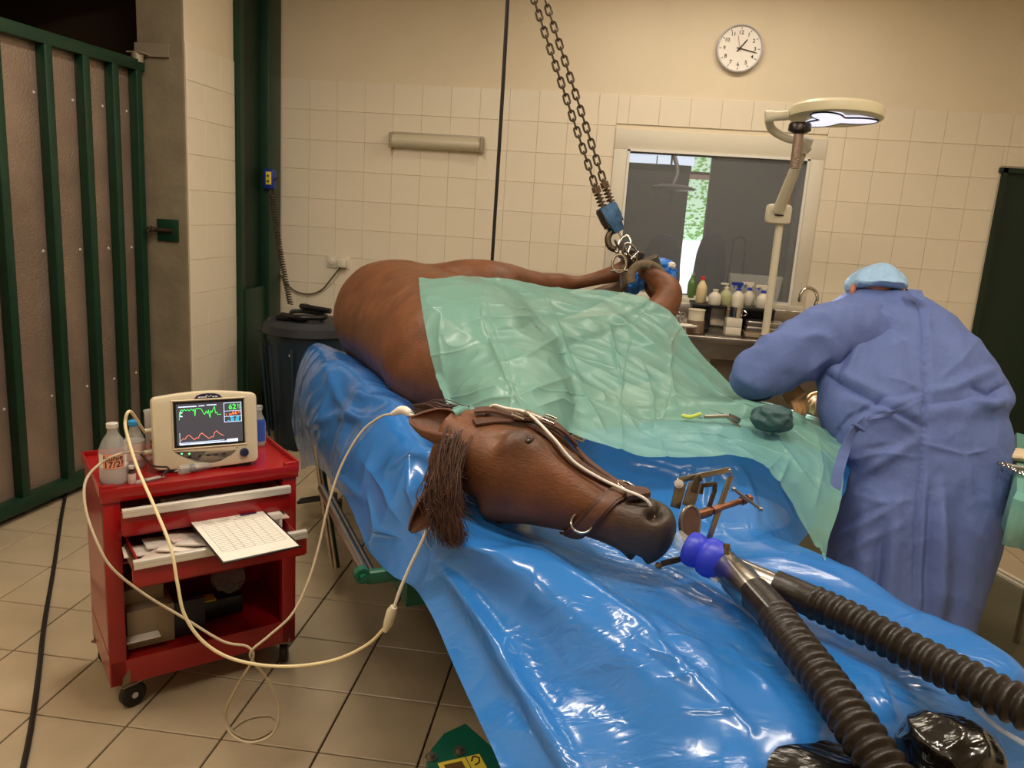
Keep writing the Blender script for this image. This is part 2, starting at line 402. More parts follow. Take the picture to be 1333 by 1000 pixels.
MB().box(((WX0+WX1)/2, WY+.11, WZ0+.004), (WX1-WX0, .18, .008)).box(((WX0+WX1)/2, WY+.11, WZ1-.004), (WX1-WX0, .18, .008)).box((WX0+.004, WY+.11, (WZ0+WZ1)/2), (.008, .18, WZ1-WZ0)).box((WX1-.004, WY+.11, (WZ0+WZ1)/2), (.008, .18, WZ1-WZ0)).build('reveal', rv, w1)
MB().box(((WX0+WX1)/2, WY-.004, (WZ0+WZ1)/2), (WX1-WX0, .006, WZ1-WZ0)).build('pane', MT['pane'], w1)
# door at the right
d1 = struct(MB().box((2.88, WY+.03, DZ/2), (.9, .04, DZ-.01)).build('door_1', MT['dgreen'], smooth=False))
MB().box((DX0+.015, WY-.0, DZ/2), (.03, .06, DZ)).box((2.85, WY-.0, DZ-.015), (.88, .06, .03)).build('door_frame', MT['dgreen'], d1)
# right, rear walls, ceiling
struct(MB().box((XR+.1, (YB+WY)/2, CEIL/2), (.2, WY-YB, CEIL)).build('wall_right', MT['paint'], smooth=False))
struct(MB().box(((XL+XR)/2-.6, YB-.1, CEIL/2), (XR-XL+1.6, .2, CEIL)).build('wall_rear', MT['paint'], smooth=False))
struct(MB().box(((XL+XR)/2-.8, (YB+WY)/2, CEIL+.05), (XR-XL+2.4, WY-YB+.4, .1)).build('ceiling', MT['paint'], smooth=False))
# left wall: tiled return, concrete jamb, steel column, dark passage behind the gate
wl = struct(MB().box((XL-.125, 4.98, CEIL/2), (.25, 1.16, CEIL)).build('wall_left', MT['paint'], smooth=False))
MB().box((XL+.002, 4.71, 1.25), (.004, .58, 2.3)).build('grout_bed', MT['grout'], wl, smooth=False)
for r in range(0, 12):
    z0 = .02+r*t
    for y0 in (4.41, 4.61, 4.81): wtile(y0, min(y0+.2, 4.99), z0, z0+t, wl, 'x', XL+.004)
struct(MB().box((XL-.13, 4.395, CEIL/2), (.262, .02, CEIL)).build('trim_1', MT['concrete'], smooth=False))
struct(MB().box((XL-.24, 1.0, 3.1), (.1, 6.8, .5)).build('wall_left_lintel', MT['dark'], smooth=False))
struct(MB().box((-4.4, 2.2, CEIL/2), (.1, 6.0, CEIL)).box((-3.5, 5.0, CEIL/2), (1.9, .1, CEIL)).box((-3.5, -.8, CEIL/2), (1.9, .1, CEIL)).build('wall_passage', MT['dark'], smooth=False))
struct(MB().box((XL-.05, .0, CEIL/2-.2), (.1, 5.2, CEIL)).build('wall_left_front', MT['paint'], smooth=False))
# steel column by the corner
colm = thing('steel_column', 'dark green painted steel column in the left corner, running out of the top of the frame', 'column', (XL+.03, 5.27, 0))
MB().box((XL+.02, 5.02, 1.65), (.05, .05, 3.28)).box((XL+.035, 5.44, 1.65), (.09, .2, 3.28), bev=.004).build('flange', MT['green'], colm)
MB().box((XL+.004, 5.2, 1.65), (.03, .34, 3.28)).build('web', MT['dgreen'], colm)
MB().box((XL+.03, 5.19, .5), (.06, .3, 1.0), bev=.004).build('lower_cover', MT['green'], colm)
# gate
gA = Vector((-2.79, 2.7, 0)); gB = Vector((-2.665, 4.34, 0)); gu = (gB-gA).normalized(); gn = Vector((gu.y, -gu.x, 0))
gt = thing('steel_gate', 'tall steel gate of dark green bars over dull metal sheets at the left edge', 'gate', gB)
def gM(s, off=0, z=0): return Mat(gB - gu*s + gn*off + Vector((0, 0, z)), x=-gu, z=(0, 0, 1))
GH = 2.29
bars = [.025, .215, .43, .68, .98, 1.3, 1.62]
for k, s_ in enumerate(bars): MB().box((0, 0, GH/2), (.05, .05, GH-.06), M=gM(s_), bev=.004).build('bar', MT['green'], gt)
MB().box((.8, 0, GH-.02), (1.65, .055, .06), M=gM(0), bev=.004).build('top_rail', MT['green'], gt)
MB().box((.8, 0, .07), (1.65, .055, .07), M=gM(0), bev=.004).build('bottom_rail', MT['green'], gt)
for a, b in zip(bars[:-1], bars[1:]): 
    MB().box(((a+b)/2, -.030, GH/2), (b-a-.004, .006, GH-.1), M=gM(0)).build('sheet', MT['galv'], gt)
sc = MB()
for b in bars:
    for z in (.55, 1.28, 2.02): sc.lathe([(0, .004), (.006, .003), (.008, 0)], 8, Mat(gM(b+.045, -.0, z).translation - gn*.027, z=gn))
tag(sc.build('screws', MT['alu'], gt), kind='stuff')
# hinge bracket and latch
hb = MB().box((-2.6, 4.375, 2.36), (.2, .012, .07)).box((-2.66, 4.34, 2.335), (.09, .08, .008)).lathe([(.032, 0), (.032, .05)], 16, Matrix.Translation((-2.66, 4.33, 2.285))).build('hinge', mat('hinge_metal', (150, 138, 118), .5, metal=.3), gt)
lt = thing('gate_latch', 'dark green latch plate with a grey slide bolt on the concrete jamb', 'latch', (-2.52, 4.38, 1.38))
MB().box((-2.535, 4.378, 1.385), (.13, .012, .125), bev=.004).build('plate', MT['green'], lt)
MB().cyl((-2.50, 4.36, 1.385), (-2.74, 4.34, 1.385), .012, n=10).box((-2.66, 4.345, 1.385), (.12, .03, .03), bev=.004).cyl((-2.62, 4.35, 1.40), (-2.62, 4.30, 1.37), .008, n=8).build('bolt', MT['iron'], lt)

# ceiling fittings that give the light
for k, (x, y, a, pw) in enumerate(TUBES):
    fx = thing('ceiling_light', ['ceiling strip light above the frame nearest the wall clock', 'ceiling strip light above the frame over the horse rump', 'ceiling strip light above the frame over the horse head', 'ceiling strip light above the frame over the surgeon', 'ceiling strip light behind the viewer at the left'][k], 'light', (x, y, CEIL), 'ceiling strip lights', a)
    MB().box((0, 0, -.03), (1.6, .14, .06), bev=.01).build('housing', MT['white'], fx, local=True)
    MB().cyl((-.74, 0, -.085), (.74, 0, -.085), .014, n=10).build('tube', mat('tube_glow_%d' % k, (255, 250, 235), .5, emit=(255, 225, 180), es=5), fx, local=True)

# ---- room behind the window, built in place of what the pane reflects
RY = 8.6
fw_ = mat('grey_far_wall', (120, 112, 102), .9)
struct(MB().box((.62, RY+.05, 2.6), (4.4, .1, .5)).box((-.78, RY+.05, 1.2), (3.06, .1, 2.4)).box((2.0, RY+.05, 1.2), (2.08, .1, 2.4)).box((.43, RY+.05, 2.165), (.66, .1, .07)).build('wall_far_room', fw_, smooth=False))
struct(MB().box((-1.6, 7.1, 1.4), (.1, 3, 2.8)).box((2.85, 7.1, 1.4), (.1, 3, 2.8)).build('wall_far_room_sides', fw_, smooth=False))
struct(MB().box((.62, 7.2, 2.85), (4.4, 2.9, .1)).build('ceiling_far_room', MT['concrete'], smooth=False))
struct(MB().box((.62, 7.2, -.05), (4.4, 2.9, .1)).build('floor_far_room', MT['concrete'], smooth=False))
area('far_room_light', (1.0, 7.2, 2.75), 1.5, .3, 7, col=(.8, .85, 1))
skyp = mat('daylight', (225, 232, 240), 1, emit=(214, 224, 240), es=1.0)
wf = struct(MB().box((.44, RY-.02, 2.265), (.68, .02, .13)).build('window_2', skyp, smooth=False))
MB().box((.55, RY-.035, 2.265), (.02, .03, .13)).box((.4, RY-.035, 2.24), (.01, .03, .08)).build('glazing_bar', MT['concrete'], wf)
# bright gap reflected in the pane, built beyond it: glowing ground, hedge of foliage
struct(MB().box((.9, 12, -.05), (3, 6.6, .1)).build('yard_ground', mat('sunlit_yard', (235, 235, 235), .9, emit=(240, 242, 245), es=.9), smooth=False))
struct(MB().box((.9, 9.2, 2.14), (.5, .9, .03)).build('trim_2', mat('red_fascia', (120, 50, 40), .7), smooth=False))
hd = MB()
for k in range(1400):
    c = Vector((random.uniform(.3, 1.9), random.uniform(10.6, 11.2), random.uniform(1.42, 2.9)))
    n = Vector((random.gauss(0, 1), -1.2, random.gauss(0, 1))).normalized(); M_ = Mat(c, z=n, s=random.uniform(.02, .045))
    hd.add([(-1, 0, 0), (0, -.5, .1), (1, 0, 0), (0, .5, .1)], [(0, 1, 2, 3)], M_)
hg = thing('hedge', 'sunlit green foliage of the bright narrow gap reflected in the window, built beyond it', 'hedge', (1, 11, 0))
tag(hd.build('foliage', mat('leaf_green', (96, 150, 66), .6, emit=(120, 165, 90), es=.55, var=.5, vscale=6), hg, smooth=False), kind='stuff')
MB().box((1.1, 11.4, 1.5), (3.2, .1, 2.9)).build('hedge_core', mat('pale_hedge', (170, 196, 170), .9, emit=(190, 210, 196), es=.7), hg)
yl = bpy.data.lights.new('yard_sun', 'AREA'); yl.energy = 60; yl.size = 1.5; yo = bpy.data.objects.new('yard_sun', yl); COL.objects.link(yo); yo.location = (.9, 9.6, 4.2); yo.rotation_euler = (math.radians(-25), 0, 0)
struct(MB().box((1.1, 10.5, .6), (3.4, .1, 1.62)).build('gap_glow_panel', mat('white_gap_glow', (240, 242, 245), .8, emit=(240, 243, 250), es=.95), smooth=False))  # glowing panel added for the white lower part of the gap
# contents of the far room
cn = thing('trolley', 'dark shelf trolley in the dim room behind the window', 'trolley', (.1, 7.6, 0))
MB().box((.22, 7.7, 1.15), (.75, .4, .03)).build('shelf', MT['black'], cn)
for x in (-.12, .56):
    for y in (7.53, 7.87): MB().cyl((x, y, 0), (x, y, 1.15), .012, n=8).build('leg', MT['black'], cn)
yb = MB().box((.36, 7.7, 1.235), (.32, .2, .14), bev=.02).build('yellow_bin', MT['yellow']); tag(yb, 'pale yellow plastic box on the shelf trolley behind the window', 'box')
dk = MB().box((.0, 7.7, 1.2), (.16, .2, .07), bev=.01).cyl((.02, 7.7, 1.2), (.06, 7.7, 1.36), .008).box((.07, 7.7, 1.36), (.1, .03, .03), bev=.005).build('device', MT['black']); tag(dk, 'small black device with a stalk on the shelf trolley behind the window', 'device')
fl2 = thing('reflected_lamp_dish', 'grey dish behind the window standing in for the surgical lamp reflected in the pane', 'lamp', (.55, 7.6, 2.0))  # solid dish in place of the surgical lamp's reflection in the pane
MB().lathe([(0, .03), (.12, .025), (.2, 0), (.2, -.02), (.1, -.03), (0, -.03)], 28, Matrix.Translation((.52, 7.6, 1.93))).build('dish', MT['galv'], fl2)
MB().cyl((.52, 7.6, 1.91), (.51, 7.6, 1.76), .018, n=10).build('handle', MT['galv'], fl2)
MB().tube(crv([(.52, 7.6, 1.95), (.55, 7.65, 2.1), (.45, 7.7, 2.4), (.45, 7.7, 2.8)], 14), .02).build('arm', MT['galv'], fl2)
ba = thing('drip_stand', 'thin dark drip stand with a curved top behind the window', 'stand', (1.2, 7.4, 0))
MB().cyl((1.2, 7.4, .03), (1.2, 7.4, 1.5), .012, n=8).build('pole', MT['black'], ba)
MB().tube(crv([(1.2, 7.4, 1.5), (1.16, 7.4, 1.53), (1.1, 7.4, 1.5), (1.09, 7.4, 1.4), (1.08, 7.4, .9)], 20), .009, 8).build('hook', MT['black'], ba)
MB().box((1.2, 7.4, .02), (.4, .05, .03)).box((1.2, 7.4, .02), (.05, .4, .03)).build('base', MT['black'], ba)
for k, (x, y_, R_, zt, lb) in enumerate(((aty(862, 330, 7.0).x, 7.0, .17, 1.52, 'dark navy stand-in for a figure reflected in the pane, left of the bright gap'), (aty(926, 330, 6.9).x, 6.9, .135, 1.56, 'dark navy stand-in for a figure reflected in the pane, right of the bright gap'))):
    mcl = thing('reflected_figure', lb, 'cover', (x, y_, 0))  # added mound in place of a figure reflected in the pane
    MB().lathe([(R_*1.15, 0), (R_*1.1, .6), (R_*1.02, 1.0), (R_, zt-.35), (R_*.9, zt-.18), (R_*.7, zt-.07), (R_*.4, zt-.015), (0, zt)], 28, Matrix.Translation((x, y_, 0))).build('cover', mat('navy_figure_%d' % k, (22, 26, 58), .85, bump=.5, bscale=6, bdist=.03), mcl)
# ================================================================== TABLE and PLASTIC
def nsurf(name, G, material, parent=None, thick=.0, amp=0, sc=3, seed=0, ridges=(), kind=None):
    """G numpy grid -> draped sheet mesh with folds; a solidify gives it a real thickness"""
    G = np.array(G)
    if amp:
        N = grid_normals(G); P = G.reshape(-1, 3); n1 = fnoise(P, sc, seed); n2 = fnoise(P*np.array([1, 1, 1]), sc*2.3, seed+3.7)
        d = amp*(1-2*np.abs(n1)*2.2) + amp*.45*(1-2*np.abs(n2)*2.2); G = G + N*d.reshape(G.shape[0], G.shape[1], 1)
    mb = MB(); mb.grid([[tuple(p) for p in r] for r in G])
    o = mb.build(name, material, parent, smooth=False, fix=False)
    o.data.polygons.foreach_set('use_smooth', [True]*len(o.data.polygons))
    if thick:
        md = o.modifiers.new('thickness', 'SOLIDIFY'); md.thickness = thick; md.offset = -1
    return o, G
SURF = {}
# padded table
tb = thing('surgery_table', 'long padded operating table under the blue plastic sheet', 'table', T(.2, .6, 0))
def tbox(s0, s1, t0, t1, z0, z1, bev=.0): 
    c = T((s0+s1)/2, (t0+t1)/2, (z0+z1)/2); return MB().box((0, 0, 0), (s1-s0, t1-t0, z1-z0), M=Mat(c, x=TA, z=(0, 0, 1)), bev=bev)
tbox(-1.45, .62, .13, 1.1, .60, .76, .05).build('mattress', mat('slate_vinyl', (60, 74, 90), .5), tb)
tbox(.66, 1.62, .42, 1.1, .60, .69, .03).build('head_pad', mat('grey_vinyl', (120, 128, 132), .5), tb)
tbox(-1.5, .62, .1, 1.1, .52, .597).build('frame', MT['tgreen'], tb)
MB().cyl(T(.0, -.03, .66), T(.66, -.03, .66), .013, n=12).build('side_rail', MT['steel'], tb)
MB().cyl(T(.0, .0, .635), T(.66, .0, .635), .010, n=12).build('side_rail', MT['steel'], tb)
MB().cyl(T(.66, -.04, .66), T(.685, -.04, .66), .021, n=16).cyl(T(.683, -.04, .66), T(.70, -.04, .66), .010, n=6).box((0, 0, 0), (.03, .36, .035), M=Mat(T(.67, .15, .65), x=TA, z=(0, 0, 1)), bev=.006).build('rail_bracket', MT['tgreen'], tb)
tbox(-.7, .5, .45, .8, .08, .52).build('pedestal', MT['tgreen'], tb)
tbox(-1.1, .45, .5, .95, .02, .10, .01).build('base', MT['tgreen'], tb)
for s_, t_ in ((-.35, -.02), (.0, -.0)):
    pass
MB().cyl(T(-.62, .06, .62), T(-.5, .12, .12), .02, n=12).build('leg', MT['steel'], tb)
# castor of the table, grey wheel with dark brake lever
cw = atz(428, 672, .07)
cr_ = MB(); cr_.lathe([(.02, -.022), (.065, -.022), (.07, -.012), (.07, .012), (.065, .022), (.02, .022)], 24, Mat(cw, z=(.9, .4, 0))).build('castor_wheel', MT['zinc'], tb)
MB().box(tuple(cw+Vector((0, 0, .09))), (.06, .1, .05), bev=.01).box(tuple(cw+Vector((-.09, -.02, .085))), (.12, .06, .015), rot=Quaternion((0, 1, 0), -.25), bev=.004).box(tuple(cw+Vector((.05, 0, .03))), (.02, .06, .12), bev=.005).build('castor_fork', MT['rubber'], tb)

P = lambda x, y, d: tuple(at(x, y, d))
TT = lambda s, t, z: tuple(T(s, t, z))
rows = [
 [P(390, 612, 3.95), P(382, 530, 3.95), P(403, 452, 3.95), TT(-1.55, .4, .83), TT(-1.55, .7, .82), TT(-1.55, .95, .80), TT(-1.55, 1.14, .74), TT(-1.55, 1.18, .4)],
 [P(412, 606, 3.35), P(402, 520, 3.4), P(428, 462, 3.5), TT(-1.1, .45, .83), TT(-1.1, .7, .82), TT(-1.1, .95, .8), TT(-1.1, 1.14, .74), TT(-1.1, 1.18, .4)],
 [P(430, 628, 2.85), P(440, 555, 2.95), P(478, 495, 3.0), TT(-.6, .48, .82), TT(-.6, .7, .82), TT(-.6, .95, .8), TT(-.6, 1.14, .74), TT(-.6, 1.2, .4)],
 [P(452, 652, 2.5), P(470, 590, 2.5), P(520, 535, 2.55), TT(0, .42, .83), TT(0, .7, .84), TT(0, .95, .84), TT(.0, 1.2, .76), TT(0, 1.26, .45)],
 [P(484, 722, 2.18), P(508, 655, 2.2), P(555, 600, 2.25), TT(.4, .45, .84), TT(.4, .7, .86), TT(.4, .95, .93), TT(.4, 1.3, .93), TT(.42, 1.75, .80)],
 [P(508, 748, 2.04), P(540, 700, 2.05), P(585, 655, 2.03), TT(.64, .5, .80), TT(.6, .7, .79), TT(.6, .92, .84), TT(.64, 1.15, .85), TT(.62, 1.68, .74)],
 [P(545, 772, 1.95), P(580, 735, 1.93), P(610, 692, 1.90), TT(.84, .5, .75), TT(.84, .7, .74), TT(.84, .92, .75), TT(.86, 1.12, .75), TT(.87, 1.22, .64)],
 [P(583, 850, 1.76), P(660, 800, 1.76), P(738, 765, 1.72), TT(1.08, .6, .735), TT(1.08, .76, .74), TT(1.08, .95, .75), TT(1.08, 1.14, .75), TT(1.1, 1.16, .6)],
 [P(620, 930, 1.6), P(725, 870, 1.6), P(850, 852, 1.52), TT(1.38, .62, .755), TT(1.38, .76, .75), TT(1.38, .95, .75), TT(1.38, 1.14, .75), TT(1.4, 1.16, .6)],
 [P(652, 1000, 1.45), P(795, 965, 1.42), P(968, 962, 1.35), TT(1.64, .62, .75), TT(1.64, .76, .75), TT(1.64, .95, .75), TT(1.64, 1.14, .75), TT(1.66, 1.16, .6)],
 [P(690, 1100, 1.32), P(850, 1060, 1.3), P(985, 1010, 1.27), TT(1.74, .62, .60), TT(1.74, .76, .60), TT(1.74, .95, .60), TT(1.74, 1.14, .60), TT(1.74, 1.16, .5)],
]
G = net(rows, 420, 260)
# broad folds: two hanging ridges in the curtain, creases on top
N = grid_normals(G); 
PXs, PYs = projpx(G); sg_ = np.sign(((np.array(EYEP)-G)*N).sum(2))
hh = ridges(PXs, PYs, [([(575, 735), (640, 830), (700, 930), (745, 1010)], 13, .035), ([(600, 770), (700, 960), (730, 1010)], 5, -.008), ([(530, 790), (580, 900), (640, 1000)], 9, .008),
 ([(590, 712), (690, 722), (760, 760), (830, 815), (900, 885), (975, 950)], 9, .016), ([(650, 730), (720, 745), (800, 785), (880, 830), (960, 880)], 14, .008),
 ([(740, 715), (820, 742), (930, 800)], 5, .007), ([(780, 700), (860, 735), (950, 790), (1010, 840)], 6, .008), ([(800, 750), (860, 752), (880, 770), (930, 785)], 3, .006), ([(805, 812), (850, 850), (880, 865), (905, 858)], 3, .007), ([(832, 810), (850, 830), (862, 822)], 4, .006),
 ([(850, 830), (890, 835), (920, 842)], 3, .006), ([(860, 880), (900, 885), (908, 872)], 3, .006), ([(935, 850), (950, 840), (962, 850)], 3, .006), ([(890, 925), (960, 930)], 3, .006), ([(960, 860), (990, 880), (1010, 905)], 4, .005), ([(930, 870), (940, 900)], 3, .005),
 ([(870, 735), (1000, 820), (1070, 880), (1110, 950)], 6, .006),
 ([(400, 470), (395, 530), (385, 590)], 5, .012), ([(420, 465), (440, 520), (480, 560)], 7, .010), ([(430, 500), (410, 560), (420, 600)], 5, .009), ([(455, 510), (500, 520), (550, 530)], 6, .010), ([(400, 555), (440, 540), (500, 545)], 7, .010), ([(450, 560), (440, 620), (470, 650)], 6, .009),
 ([(535, 590), (532, 640), (545, 690)], 4, .010), ([(470, 600), (500, 640), (520, 680)], 5, .009), ([(500, 610), (530, 600), (580, 585)], 5, .009), ([(475, 640), (490, 690), (520, 700)], 4, .008), ([(560, 620), (555, 650), (570, 680)], 3, .006),
 ([(900, 605), (890, 640), (880, 680)], 7, .012), ([(960, 605), (975, 640), (985, 690)], 6, .012), ([(1000, 605), (1020, 650), (1040, 690)], 5, .010), ([(930, 610), (925, 650), (935, 690)], 6, -.010), ([(830, 600), (900, 620), (960, 612)], 6, .008),
 ([(1045, 700), (1100, 740), (1170, 780)], 8, .004), ([(1165, 808), (1200, 800), (1250, 812)], 4, .005), ([(1080, 850), (1140, 880), (1170, 930)], 6, .007), ([(1140, 900), (1170, 935)], 3, .006), ([(1190, 890), (1230, 900)], 4, .005)])
G = G + N*(sg_*hh)[:, :, None]
sheet, GS = nsurf('blue_plastic_sheet', G, MT['blue_t'], None, 0, .005, 3.0, 1.3)
tag(sheet, 'glossy crinkled blue plastic sheet spread over the operating table under the horse', 'sheet')
# second loose layer of clear blue film hanging from under the head
# black bags under the near end
def bagmesh(name, prof_pts, label):
    pass
for k, (cx, sx, sy, sz, rz, lb) in enumerate(((at(1062, 1040, 1.31), .155, .12, .055, -.2, 'crumpled black plastic bag under the near end of the table, left of the two'),
                                    (at(1235, 985, 1.36), .072, .075, .06, .4, 'crumpled black plastic bag bulging between the two breathing hoses at the bottom edge'))):
    bm = bmesh.new(); bmesh.ops.create_icosphere(bm, subdivisions=5, radius=1)
    for v in bm.verts:
        p = v.co.copy(); q = Vector([abs(c)**.8*(1 if c > 0 else -1) for c in p]); r_ = 1+.10*(1-2*abs(mnoise.noise(p*1.5+Vector((k*3, 0, 0)))))
        v.co = Vector((q.x*sx, q.y*sy, q.z*sz))*r_
    me = bpy.data.meshes.new('black_bag'); bm.to_mesh(me); bm.free(); me.materials.append(MT['bag']); me.polygons.foreach_set('use_smooth', [True]*len(me.polygons))
    o = bpy.data.objects.new('black_bag', me); COL.objects.link(o); o.location = cx; o.rotation_euler = (0, 0, rz)
    tag(o, lb, 'bag', 'black bags at the table end')
# green pump housing on the floor
gh = thing('green_foot_unit', 'dark green bolted steel housing with yellow labels on the floor at the bottom edge', 'machine', atz(600, 985, .1))
hp = [atz(555, 990, .3), atz(562, 975, .3), atz(578, 955, .3), atz(606, 942, .3), atz(660, 990, .3), atz(700, 1060, .3), atz(580, 1060, .3)]
MB().prism([(p.x, p.y) for p in hp], .02, .3).build('housing', MT['tgreen'], gh)
for x, y in ((561, 987), (598, 979)):
    q = atz(x, y, .3); MB().lathe([(.016, 0), (.016, .004), (.009, .004), (.009, .012), (0, .012)], 12, Matrix.Translation(q)).build('bolt', MT['zinc'], gh)
a_, b_, c_ = atz(567, 995, .301), atz(598, 988, .301), atz(606, 1030, .301)
lx = (b_-a_).normalized(); 
MB().box((.04, -.045, .0008), (.07, .09, .0016), M=Mat(a_, x=lx, z=(0, 0, 1))).build('label', MT['yellow'], gh)
MB().box((.04, -.045, .002), (.046, .066, .0012), M=Mat(a_, x=lx, z=(0, 0, 1))).build('label_panel', mat('bronze_label', (96, 70, 30), .4), gh)
MB().box((.095, -.045, .0008), (.035, .09, .0016), M=Mat(a_, x=lx, z=(0, 0, 1))).build('label', MT['yellow'], gh)
MB().tube(crv([(.085, -.02, .002), (.095, -.006, .002), (.106, -.015, .002), (.1, -.03, .002), (.088, -.035, .002)], 20), .002, 6, M=Mat(a_, x=lx, z=(0, 0, 1))).build('label_mark', MT['ink'], gh)
# ================================================================== HORSE
def ell_ring(c, e1, e2, a, b, n=32, p=2.0, vb=None):
    """ring: centre c, axes e1 (half a / vb on the negative side), e2 (half b)"""
    out = []
    for k in range(n):
        t = 2*PI*k/n; x = math.cos(t); y = math.sin(t); x_ = abs(x)**(2/p)*(1 if x > 0 else -1); y_ = abs(y)**(2/p)*(1 if y > 0 else -1)
        aa = a if x_ > 0 else (vb if vb is not None else a); out.append(c + e1*x_*aa + e2*y_*b)
    return out
HP = at(606, 590, 2.02); HN = at(876, 706, 1.93)        # poll and muzzle end
hx = (HN-HP).normalized(); HL = (HN-HP).length
hd_ = Vector((-.12, -.96, -.10)); hd_ = (hd_ - hx*hd_.dot(hx)).normalized()       # dorsal (forehead) direction
hu = hx.cross(hd_); hu = hu if hu.z > 0 else -hu                                  # upper cheek direction
HS = [  # x, half width, dorsal, ventral, power
 (-.09, .085, .062, .15, 2.0), (-.03, .088, .07, .16, 2.0), (.03, .094, .078, .17, 2.1), (.09, .107, .086, .188, 2.2), (.15, .116, .09, .195, 2.3), (.21, .113, .087, .19, 2.3),
 (.27, .098, .082, .17, 2.3), (.34, .083, .077, .14, 2.3), (.41, .074, .073, .115, 2.3), (.48, .07, .07, .10, 2.3), (.535, .073, .068, .095, 2.3), (.58, .075, .06, .088, 2.4), (.615, .066, .046, .078, 2.4), (.638, .045, .026, .056, 2.2), (.648, .02, .008, .03, 2.0)]
hk = HL/.648*1.0
HSa = np.array(HS)
def hsec(x):
    return [np.interp(x, HSa[:, 0], HSa[:, k]) for k in range(1, 5)]
def hp_(x, a, off=0.0):
    """surface point of the head at station x, angle a degrees (0 forehead, 90 upper cheek, 180 jaw)"""
    w, d, v, p = hsec(x); w += off; d += off; v += off
    t = math.radians(a); c, s = math.cos(t), math.sin(t)
    cx = abs(c)**(2/p)*(1 if c > 0 else -1); sx = abs(s)**(2/p)*(1 if s > 0 else -1)
    return HP + hx*(x*hk) + hd_*(cx*(d if cx > 0 else v)) + hu*(sx*w)
hm = MB()
hm.loft([[hp_(x, 360*k/72) for k in range(72)] for x in np.linspace(-.09, .648, 90)])
# zygomatic / eye bulges
# neck
Nk = [(HP+hx*.02-hd_*.03, .10, .12), (HP+hx*.05-hd_*.13, .10, .13), (at(662, 585, 2.3), .105, .14), (at(668, 545, 2.5), .14, .17), (T(0.02, .60, 1.0), .18, .24), (T(-.2, .62, 1.03), .22, .30)]
cs = crv([tuple(p)+(a, b) for p, a, b in Nk], 24) if False else cr([tuple(p)+(a, b) for p, a, b in Nk], 24)
rings = []
for i, q in enumerate(cs):
    c = Vector(q[:3]); tg = Vector(cs[min(i+1, 23)][:3])-Vector(cs[max(i-1, 0)][:3]); tg.normalize(); up = (Vector((0, 0, 1))-tg*tg.z).normalized(); sd = tg.cross(up)
    rings.append(ell_ring(c, up, sd, q[3], q[4], 28))
hm.loft(rings)
# trunk
TR = [  # s, t, zc, half height, half width(t)
 (.08, .58, 1.0, .12, .15), (-.0, .58, 1.01, .19, .23), (-.2, .57, 1.03, .25, .32), (-.45, .60, 1.05, .275, .345), (-.7, .60, 1.05, .285, .34), (-.95, .57, 1.06, .285, .31), (-1.15, .53, 1.07, .29, .285), (-1.32, .50, 1.06, .265, .25), (-1.45, .49, 1.03, .21, .19), (-1.53, .49, 1.0, .12, .11), (-1.555, .49, .99, .04, .04)]
cs = cr(TR, 160)
hm.loft([ell_ring(T(q[0], q[1], q[2]), TN, Vector((0, 0, 1)), q[4], q[3], 96, 2.1) for q in cs])
def limb(pts, n=26):
    n *= 2
    """pts (x,y,z,r1,r2): r1 in the vertical-ish direction"""
    cs = cr(pts, n); rg = []
    for i, q in enumerate(cs):
        c = Vector(q[:3]); tg = (Vector(cs[min(i+1, n-1)][:3])-Vector(cs[max(i-1, 0)][:3])).normalized()
        up = Vector((0, 0, 1)) if abs(tg.z) < .85 else Vector((0, -1, 0)); up = (up-tg*up.dot(tg)).normalized(); sd = tg.cross(up)
        rg.append(ell_ring(c, up, sd, q[3], q[4], 20))
    hm.loft(rg)
A_ = lambda x, y, d, a, b=None: (*at(x, y, d), a, b if b else a)
HOOK = at(812, 322, 4.0)
# upper hind leg, hoisted: thigh, hock, cannon, fetlock
limb([(*T(-1.2, .5, 1.15), .2, .26), (*T(-1.08, .66, 1.2), .15, .25), A_(622, 372, 3.72, .125, .17), A_(668, 368, 3.85, .085, .11), A_(704, 371, 3.95, .06, .075), A_(728, 369, 4.0, .052, .058), A_(755, 367, 4.03, .034, .038), A_(782, 361, 4.05, .033, .036), A_(803, 355, 4.05, .045, .048), A_(818, 345, 4.03, .042, .045)], 40)
# lower hind leg behind the drape
limb([(*T(-1.0, .7, 1.0), .12, .17), A_(700, 405, 3.95, .08, .09), A_(755, 394, 4.1, .05, .055), A_(790, 380, 4.15, .036, .04), A_(808, 370, 4.15, .044, .046), A_(822, 356, 4.12, .042, .045)], 28)
# folded fore leg at the right
limb([(*T(-.3, .75, 1.05), .14, .16), A_(800, 440, 3.55, .1, .12), A_(845, 415, 3.65, .08, .085), A_(868, 392, 3.72, .072, .07), A_(868, 376, 3.76, .062, .062), A_(852, 362, 3.82, .05, .05), A_(838, 352, 3.88, .044, .046)], 34)
limb([(*T(-.35, .75, .95), .12, .14), A_(850, 470, 3.7, .08, .08), A_(862, 400, 3.95, .05, .05), A_(846, 366, 4.0, .045, .045)], 20)
